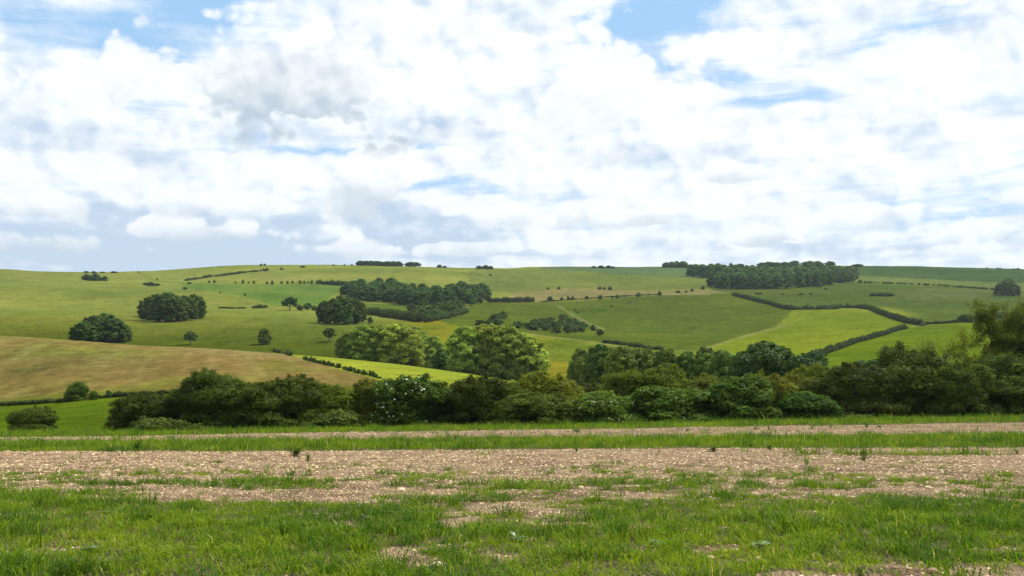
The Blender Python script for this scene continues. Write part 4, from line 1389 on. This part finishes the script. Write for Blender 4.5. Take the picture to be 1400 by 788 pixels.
# scrub on the far bank
wood('shrub', [(652, 445), (690, 448), (720, 451), (760, 456), (792, 458), (800, 452), (786, 440), (768, 434), (735, 440), (716, 446), (690, 443)], 5.6, 5.2, 3.3, 11,
     'dark thorn bush of the scrub patch on the bank above the buttercup field', 'scrub above the buttercup field', cat='bush', maxn=56, jit=.38)
wood('shrub', [(668, 437), (686, 432), (696, 434), (680, 440)], 5.5, 5.2, 3.4, 12, 'dark thorn bush in the upper left tongue of the scrub patch', 'upper tongue of the scrub', cat='bush', maxn=8)
small_px('shrub', 811, 453, 8, 9, 'lone bush at the lower end of the chalk track')
small_px('shrub', 820, 459, 13, 9, 'dark bush pair below the lower end of the chalk track')

# rows of dots
def dots(kind, lst, label, group):
    for (px, row, wp, hp) in lst:
        small_px(kind, px, row, wp, hp, label, 'bush', group)


dots('shrub', [(286, 387.5, 4, 4), (293, 387.5, 4, 5), (322, 388, 2.5, 4), (332, 388.3, 4, 5.5), (340, 388, 3, 3), (347, 388.3, 4, 5), (365, 389, 5, 4), (372, 389.3, 4, 6), (385, 388.5, 4, 4.5), (393, 388.5, 4, 4.5),
               (400, 388, 4, 4), (410, 388.3, 5, 5), (416, 388.3, 4, 4), (421, 388, 3, 3.5), (426, 389, 5, 6), (434, 389, 6, 6)],
     'little dark bush in the dotted row running left from the hillside wood', 'dotted row of bushes left of the hillside wood')
dots('shrub', [(752, 412, 9, 7), (768, 411.5, 6, 5), (777, 411, 5, 6), (783, 411, 7, 6), (802, 410, 6, 6), (821, 409.5, 8, 6), (837, 408.5, 4, 4), (844, 408, 6, 5), (873, 406, 7, 6), (902, 405, 5, 7)],
     'round dark bush strung along the thin hedge below the hay field', 'round bushes along the thin hedge')
dots('shrub', [(749, 396, 4, 3), (764, 396, 6, 4), (820, 396, 6, 4), (826, 396.3, 5, 3.5), (834, 396.7, 7, 5)], 'tiny dark bush along the upper edge of the hay field', 'bushes above the hay field')
dots('shrub', [(927, 400.5, 8, 3), (938, 400.3, 4, 3.5), (946, 399.3, 5, 5), (961, 396.5, 6, 5.5)], 'small dark bush in the line leading to the corner of the plantation', 'bushes leading to the plantation')
dots('shrub', [(786, 425.5, 4, 2.5), (790, 428, 5, 2.5), (797, 427, 2, 1.6), (805, 424, 2, 1.6), (809, 427, 2, 1.6), (820, 425, 2, 1.6), (826, 424, 2, 1.6), (836, 420, 4, 2.5), (857, 416, 2.5, 1.6), (861, 414, 3, 2)],
     'tiny dark scrub dot on the open slope right of the chalk track', 'scrub dots right of the chalk track')
dots('shrub', [(670, 377, 5, 2.5), (656, 376, 2, 1.5), (636, 375, 2, 1.6), (632, 373.5, 2, 1.6)], 'tiny dark speck of scrub high on the ridge pasture', 'specks on the ridge pasture')
dots('shrub', [(253, 396, 8, 3.5), (259, 388.5, 7, 3), (301, 401, 4, 2), (335, 405, 4, 4), (215, 383.5, 2.5, 3.5)], 'small dark bush isolated on the upper left slope', 'isolated bushes on the upper left slope')
dots('far', [(601, 366.4, 8, 4.5), (608, 366.6, 7, 3), (655, 368.4, 11, 5), (664, 368.6, 12, 6), (671, 368.6, 8, 5)], 'dark skyline bush right of the long skyline clump', 'skyline bushes right of the clump')
dots('far', [(812, 366.8, 8, 3), (822, 367, 10, 4), (832, 367, 9, 4), (838, 367, 6, 3)], 'dark low bush on the middle of the skyline', 'bushes on the middle of the skyline')
dots('far', [(456, 363.4, 4, 2), (471, 363.6, 3, 2.2), (481, 363.6, 3.5, 2.5), (357, 363.5, 4, 3), (362, 363.4, 4, 3), (302, 366, 2, 2), (385, 369, 5, 3), (414, 366, 8, 2.5)], 'tiny bush on the bare left skyline', 'tiny bushes on the left skyline')
dots('far', [(118, 373.3, 8, 2.5), (128, 373.4, 8, 2.5), (140, 373.5, 9, 2), (156, 373.5, 10, 2.5), (189, 373, 4, 2)], 'thin low bush on the far left skyline behind the bluish clump', 'bushes on the far left skyline')
dots('far', [(1350, 367.8, 3, 2), (1364, 368.2, 4, 2), (1368, 368.4, 4, 2), (1386, 369, 6, 2), (1392, 369, 5, 2.5), (1172, 364.8, 18, 3.5)], 'tiny bush on the right skyline', 'tiny bushes on the right skyline')
small_px('shrub', 1176, 387.5, 8, 5, 'dark bush at the right end of the plantation')
dots('shrub', [(1035, 402.5, 7, 2.5), (1040, 402.5, 7, 2.5), (1070, 403, 4, 2), (1095, 403, 8, 2), (1108, 403, 5, 2.5), (1129, 396, 5, 2)], 'flat dark bush in the pasture below the plantation', 'flat bushes below the plantation')


# ------------------------------------------------------------------ open trees at the right, with their limbs showing
def branching(seed, h, spread, depth, r0, up=.55, leafn=3, leaf=.1, lean=(0, 0), kids=(3, 4), start=.25):
    rs = random.Random(seed)
    parts, tips = [], []

    def grow(p, d, L, r, lev):
        q = p; pts = [p]; rr = [r]
        for k in range(3):
            d = (d + Vector((rs.gauss(0, .16), rs.gauss(0, .16), rs.gauss(0.03, .1)))).normalized()
            q = q + d * L / 3
            pts.append(q); rr.append(r * (1 - .2 * (k + 1)))
        parts.append(tube(pts, rr, 5 if lev < 2 else 3))
        if lev >= depth - 1:
            for w in (1, 2, 3):
                tips.append((pts[w], d))
        if lev < depth:
            for k in range(rs.randint(*kids)):
                s = pts[rs.choice((1, 2, 3) if lev else (2, 3, 3))]
                ax = Vector((rs.gauss(0, 1), rs.gauss(0, 1), rs.gauss(up * .6, .45))).normalized()
                nd = (d * .75 + ax * spread).normalized()
                grow(s, nd, L * rs.uniform(.55, .8), max(r * .52, .008), lev + 1)
    grow(Vector((0, 0, -.2)), Vector((lean[0], lean[1], 1)).normalized(), h * .42, r0, 0)
    v, f = merge(parts)
    nl = np.random.default_rng(seed)
    P_ = np.array([t[0][:] for t in tips]); P_ = np.repeat(P_, leafn, 0) + nl.normal(0, leaf * 1.5, (len(P_) * leafn, 3))
    n = len(P_)
    nr = nl.normal(0, 1, (n, 3)); nr[:, 2] += .5; nr /= np.linalg.norm(nr, axis=1, keepdims=True)
    t = np.cross(nr, nl.normal(0, 1, (n, 3))); t /= np.linalg.norm(t, axis=1, keepdims=True); b = np.cross(nr, t)
    s = leaf * nl.uniform(.6, 1.3, n)[:, None]
    V_ = np.stack([P_ + t * s * .7, P_ + b * s * .4, P_ - t * s * .7, P_ - b * s * .4], 1).reshape(-1, 3)
    i = np.arange(n) * 4
    T = np.concatenate([np.stack([i, i + 1, i + 2], 1), np.stack([i, i + 2, i + 3], 1)])
    ti = np.clip(nl.normal(.45, .2, n), 0, 1.1)
    top = v[:, 2].max()
    return v, f, V_, T, np.concatenate([ti, ti]), top


def open_tree(px, top_row, y, seed, label, mat, **kw):
    x, yy, z = atY(px, y, 540)
    _, t = px_ut(px, top_row)
    h = CAM_Z + t * yy - z
    v, f, V_, T, ti, top = branching(seed, h, **kw)
    k = h / top
    o = link('tree', None); o.location = (x, yy, z)
    tag(o, label, 'tree')
    link('trunk', mesh_np('trunk', v * k, f, M['twig'], True), o)
    link('crown', mesh_np('crown', V_ * k, T, mat, False, ti), o)
    return o


B('hawthorn', 1372, 1476, 424, 99, 'full dark leafy tree crowding the right edge', 'tree', variant=0, name='tree')
B('hawthorn', 1338, 1398, 468, 98, 'dark leafy mass under the tall open tree', variant=2)
open_tree(1252, 450, 97, 3, 'half bare tree with fine twigs standing above the dark hawthorn', M['olive'], spread=.75, depth=5, r0=.11, leafn=1, leaf=.07)
open_tree(1284, 463, 96, 8, 'thinner twiggy tree right beside the half bare one', M['olive'], spread=.75, depth=5, r0=.08, leafn=2, leaf=.07)
open_tree(1388, 408, 98, 14, 'tall open tree with feathery foliage at the right edge', M['hawthorn'], spread=.85, depth=5, r0=.17, leafn=13, leaf=.11, kids=(3, 4))
open_tree(1352, 448, 97, 21, 'smaller leaning open tree left of the tall feathery one', M['olive'], spread=.9, depth=4, r0=.12, leafn=10, leaf=.11, lean=(-.25, 0))
open_tree(1430, 415, 97, 23, 'open tree just outside the right edge', M['hawthorn'], spread=.85, depth=4, r0=.2, leafn=6, leaf=.13)


# ------------------------------------------------------------------ weeds and stones on the near field
def weed_meshes(seed, h, w, nst, leaf):
    rs = np.random.default_rng(seed)
    sp, LV, LT_, off = [], [], [], 0
    for k in range(nst):
        an = rs.uniform(0, 6.28); q = w * .5 * rs.uniform(.1, .9)
        hh = h * rs.uniform(.55, 1.0)
        pts = [(0.02 * math.cos(an), .02 * math.sin(an), -.02), (q * .5 * math.cos(an), q * .5 * math.sin(an), hh * .5), (q * math.cos(an), q * math.sin(an), hh)]
        sp.append(tube(pts, [.006, .005, .002], 4))
        for j in range(9):
            s = rs.uniform(.12, 1); c = np.array([q * s * math.cos(an), q * s * math.sin(an), hh * s])
            a2 = rs.uniform(0, 6.28); L = leaf * rs.uniform(.7, 1.3) * (1.25 - .7 * s); el_ = rs.uniform(.1, .8)
            d = np.array([math.cos(a2) * math.cos(el_), math.sin(a2) * math.cos(el_), math.sin(el_)])
            b = np.array([-math.sin(a2), math.cos(a2), 0]) * L * .2
            LV += [c, c + d * L * .5 + b, c + d * L - np.array([0, 0, L * .15]), c + d * L * .5 - b]
            LT_ += [(off, off + 1, off + 2), (off, off + 2, off + 3)]; off += 4
    v, f = merge(sp)
    return mesh_np('stem', v, f, M['weed'], True, np.full(len(f), .3)), mesh_np('foliage', np.array(LV), np.array(LT_), M['weed'], False, np.repeat(rs.uniform(.1, .8, len(LV) // 4), 2))


WEED = [weed_meshes(500 + k, .5, .4, 9, .14) for k in range(3)]
TALLW = [weed_meshes(520 + k, .7, .22, 6, .13) for k in range(2)]


def row_Y(px, row):
    u, t = px_ut(px, row)
    ys = np.exp(np.linspace(math.log(7), math.log(88), 900))
    tt = (zfield(u * ys, ys) - CAM_Z) / ys
    i = int(np.argmax(tt >= t)) if (tt >= t).any() else len(ys) - 1
    return u * ys[i], ys[i]


def weed(px, row, wp, hp, label, group=None, tall=False, k=None):
    x, y = row_Y(px, row)
    st, lf = (TALLW if tall else WEED)[PR.randrange(2) if k is None else k]
    o = link('weed', None)
    z = float(zfield(np.array([x]), np.array([y]))[0] + clods(np.array([x]), np.array([y]))[0])
    o.location = (x, y, z); o.rotation_euler = (0, 0, PR.uniform(0, 6.28))
    sw, sh = 1.3 * wp * y / F / (.22 if tall else .4), 1.15 * hp * y / F / (.7 if tall else .5)
    o.scale = (sw, sw, sh)
    tag(o, label, 'weed', group)
    link('stem', st, o); link('foliage', lf, o)


weed(187, 616, 20, 18, 'dark pointed weed at the lower edge of the green strip on the left')
weed(405, 624, 26, 18, 'bushy bright weed on the stony band left of centre')
weed(421, 632, 8, 16, 'thin pale weed just right of the bushy bright one')
weed(678, 610, 12, 7, 'small dark weed on the edge of the green strip near the centre')
weed(790, 592, 14, 7, 'low weed on the far pale strip near the centre')
weed(788, 619, 9, 10, 'small upright weed on the stony band right of centre')
weed(842, 611, 12, 6, 'low dark weed below the green strip, right of centre')
weed(880, 608, 10, 7, 'dark low weed just under the rounded flowering elder on the green strip edge')
weed(975, 618, 20, 9, 'flat spreading weed on the stony band, right half, leftmost')
weed(1026, 612, 11, 8, 'small weed between the two flat spreading ones')
weed(1052, 616, 15, 9, 'second flat spreading weed on the right stony band')
weed(1090, 618, 11, 8, 'low weed just right of the second flat spreading one')
weed(1103, 637, 9, 14, 'pale upright weed below the tall spiky one')
weed(1181, 631, 12, 23, 'tall spiky weed standing alone on the right of the stony band', tall=True)
weed(1338, 664, 9, 17, 'tall thin weed in the grass at the lower right', tall=True)
weed(1391, 621, 9, 9, 'dark weed on the stony band at the right edge')
weed(1177, 790, 10, 20, 'bluish weed cut by the bottom edge of the picture', tall=True)
for px, row, wp, hp in [(1033, 588, 5, 6), (1051, 588, 5, 6), (1110, 587, 5, 7), (1136, 586, 5, 8), (1185, 585, 7, 7), (1202, 585, 8, 4), (655, 590, 6, 5), (940, 590, 7, 4)]:
    weed(px, row, wp, hp, 'tiny dark weed sprig on the far pale strip under the hedge', 'weed sprigs on the far pale strip')
for px, row, wp, hp in [(1031, 605, 5, 9), (1065, 604, 5, 9), (1075, 596, 5, 7), (1245, 604, 5, 7)]:
    weed(px, row, wp, hp, 'small dark weed standing up out of the green strip', 'weeds in the green strip', tall=True)


def dock_meshes(seed):
    rs = np.random.default_rng(seed)
    VV, TT, off = [], [], 0
    for k in range(11):
        an = rs.uniform(0, 6.28); L = rs.uniform(.10, .2); w = L * .26; lift = rs.uniform(.2, .9)
        d = np.array([math.cos(an) * math.cos(lift), math.sin(an) * math.cos(lift), math.sin(lift)]); b = np.array([-math.sin(an), math.cos(an), 0])
        p0 = d * .02; p1 = d * L * .55 + b * w; p2 = d * L * .55 - b * w; p3 = d * L - np.array([0, 0, L * .25]); pm = d * L * .55 - np.array([0, 0, .012])
        VV += [p0, p1, p2, p3, pm]; TT += [(off, off + 1, off + 4), (off, off + 4, off + 2), (off + 1, off + 3, off + 4), (off + 4, off + 3, off + 2)]; off += 5
    return mesh_np('foliage', np.array(VV), np.array(TT), M['dock'], False, np.repeat(rs.uniform(.3, .8, 11), 4))


DOCK = [dock_meshes(540 + k) for k in range(2)]
for px, row, s, label in [(1037, 752, 1.0, 'pale grey green broadleaf plant on the bare scrape at the lower right'), (1120, 716, .8, 'pale broadleaf plant in the grass above the bare scrape'),
                          (706, 741, .9, 'silvery broadleaf plant in the grass below the centre'), (500, 712, .7, 'silvery broadleaf plant in the grass left of the bottom centre'),
                          (120, 757, .8, 'pale broadleaf plant in the lower left grass'), (166, 722, .8, 'grey green broadleaf plant in the left grass, higher up'),
                          (1330, 722, .7, 'pale broadleaf plant in the grass at the far right'), (900, 748, .8, 'pale broadleaf plant just right of the bottom centre')]:
    x, y = row_Y(px, row)
    o = link('broadleaf_plant', None)
    o.location = (x, y, float(zfield(np.array([x]), np.array([y]))[0]) + .03); o.rotation_euler = (0, 0, PR.uniform(0, 6.28)); o.scale = (s,) * 3
    tag(o, label, 'plant')
    link('foliage', DOCK[PR.randrange(2)], o)


def stone(px, row, wp, label, seed, tint):
    x, y = row_Y(px, row)
    rs = np.random.default_rng(seed)
    v, f = ICO1
    n = v * (1 + .22 * (rs.uniform(-1, 1, (len(v), 1)))) * np.array([1, .75, .55])
    s = wp * y / F / 2
    o = link('stone', mesh_np('stone', n * s, f, FLINT, False, np.full(len(f), tint)))
    o.location = (x, y, float(zfield(np.array([x]), np.array([y]))[0] + clods(np.array([x]), np.array([y]))[0]) + s * .25)
    tag(o, label, 'stone')


stone(598, 776, 17, 'largest pale flint lying in the grass at the bottom, left of centre', 1, .95)
stone(636, 771, 9, 'smaller flint just right of the largest pale flint', 2, .7)
stone(549, 671, 11, 'whitish flint on the bare soil below the tuft line, left of centre', 3, 1.0)
stone(1012, 768, 13, 'reddish brown clod on the bare scrape at the lower right', 4, .15)
stone(1036, 765, 12, 'brown clod beside the pale broadleaf plant on the scrape', 5, .25)
stone(1275, 784, 16, 'brown clod at the bottom edge near the right corner', 6, .2)
stone(972, 766, 10, 'light brown clod at the left end of the bare scrape', 7, .6)
stone(794, 668, 9, 'pale flint on the bare soil right of centre', 8, .9)
stone(1268, 668, 10, 'pale flint on the thin soil at the right', 9, .9)


# ------------------------------------------------------------------ the air
hz = bpy.data.materials.new('air'); hz.use_nodes = True
H = NT(hz.node_tree)
pv = H.n('ShaderNodeVolumePrincipled')
pv.inputs['Color'].default_value = (0.72, 0.88, 1.0, 1)
pv.inputs['Density'].default_value = 0.00005
pv.inputs['Anisotropy'].default_value = 0.3
H.l(pv.outputs[0], H.n('ShaderNodeOutputMaterial').inputs['Volume'])
x0, x1, y0, y1, z0, z1 = -12500, 12500, -400, 5600, -60, 330
hv = np.array([(x, y, z) for x in (x0, x1) for y in (y0, y1) for z in (z0, z1)], float)
hf = np.array([(0, 1, 3, 2), (4, 6, 7, 5), (0, 4, 5, 1), (2, 3, 7, 6), (0, 2, 6, 4), (1, 5, 7, 3)])
ho = link('haze', mesh_np('haze', hv, hf, hz))
tag(ho, 'thin pale air softening the far hills', 'haze', kind='stuff')
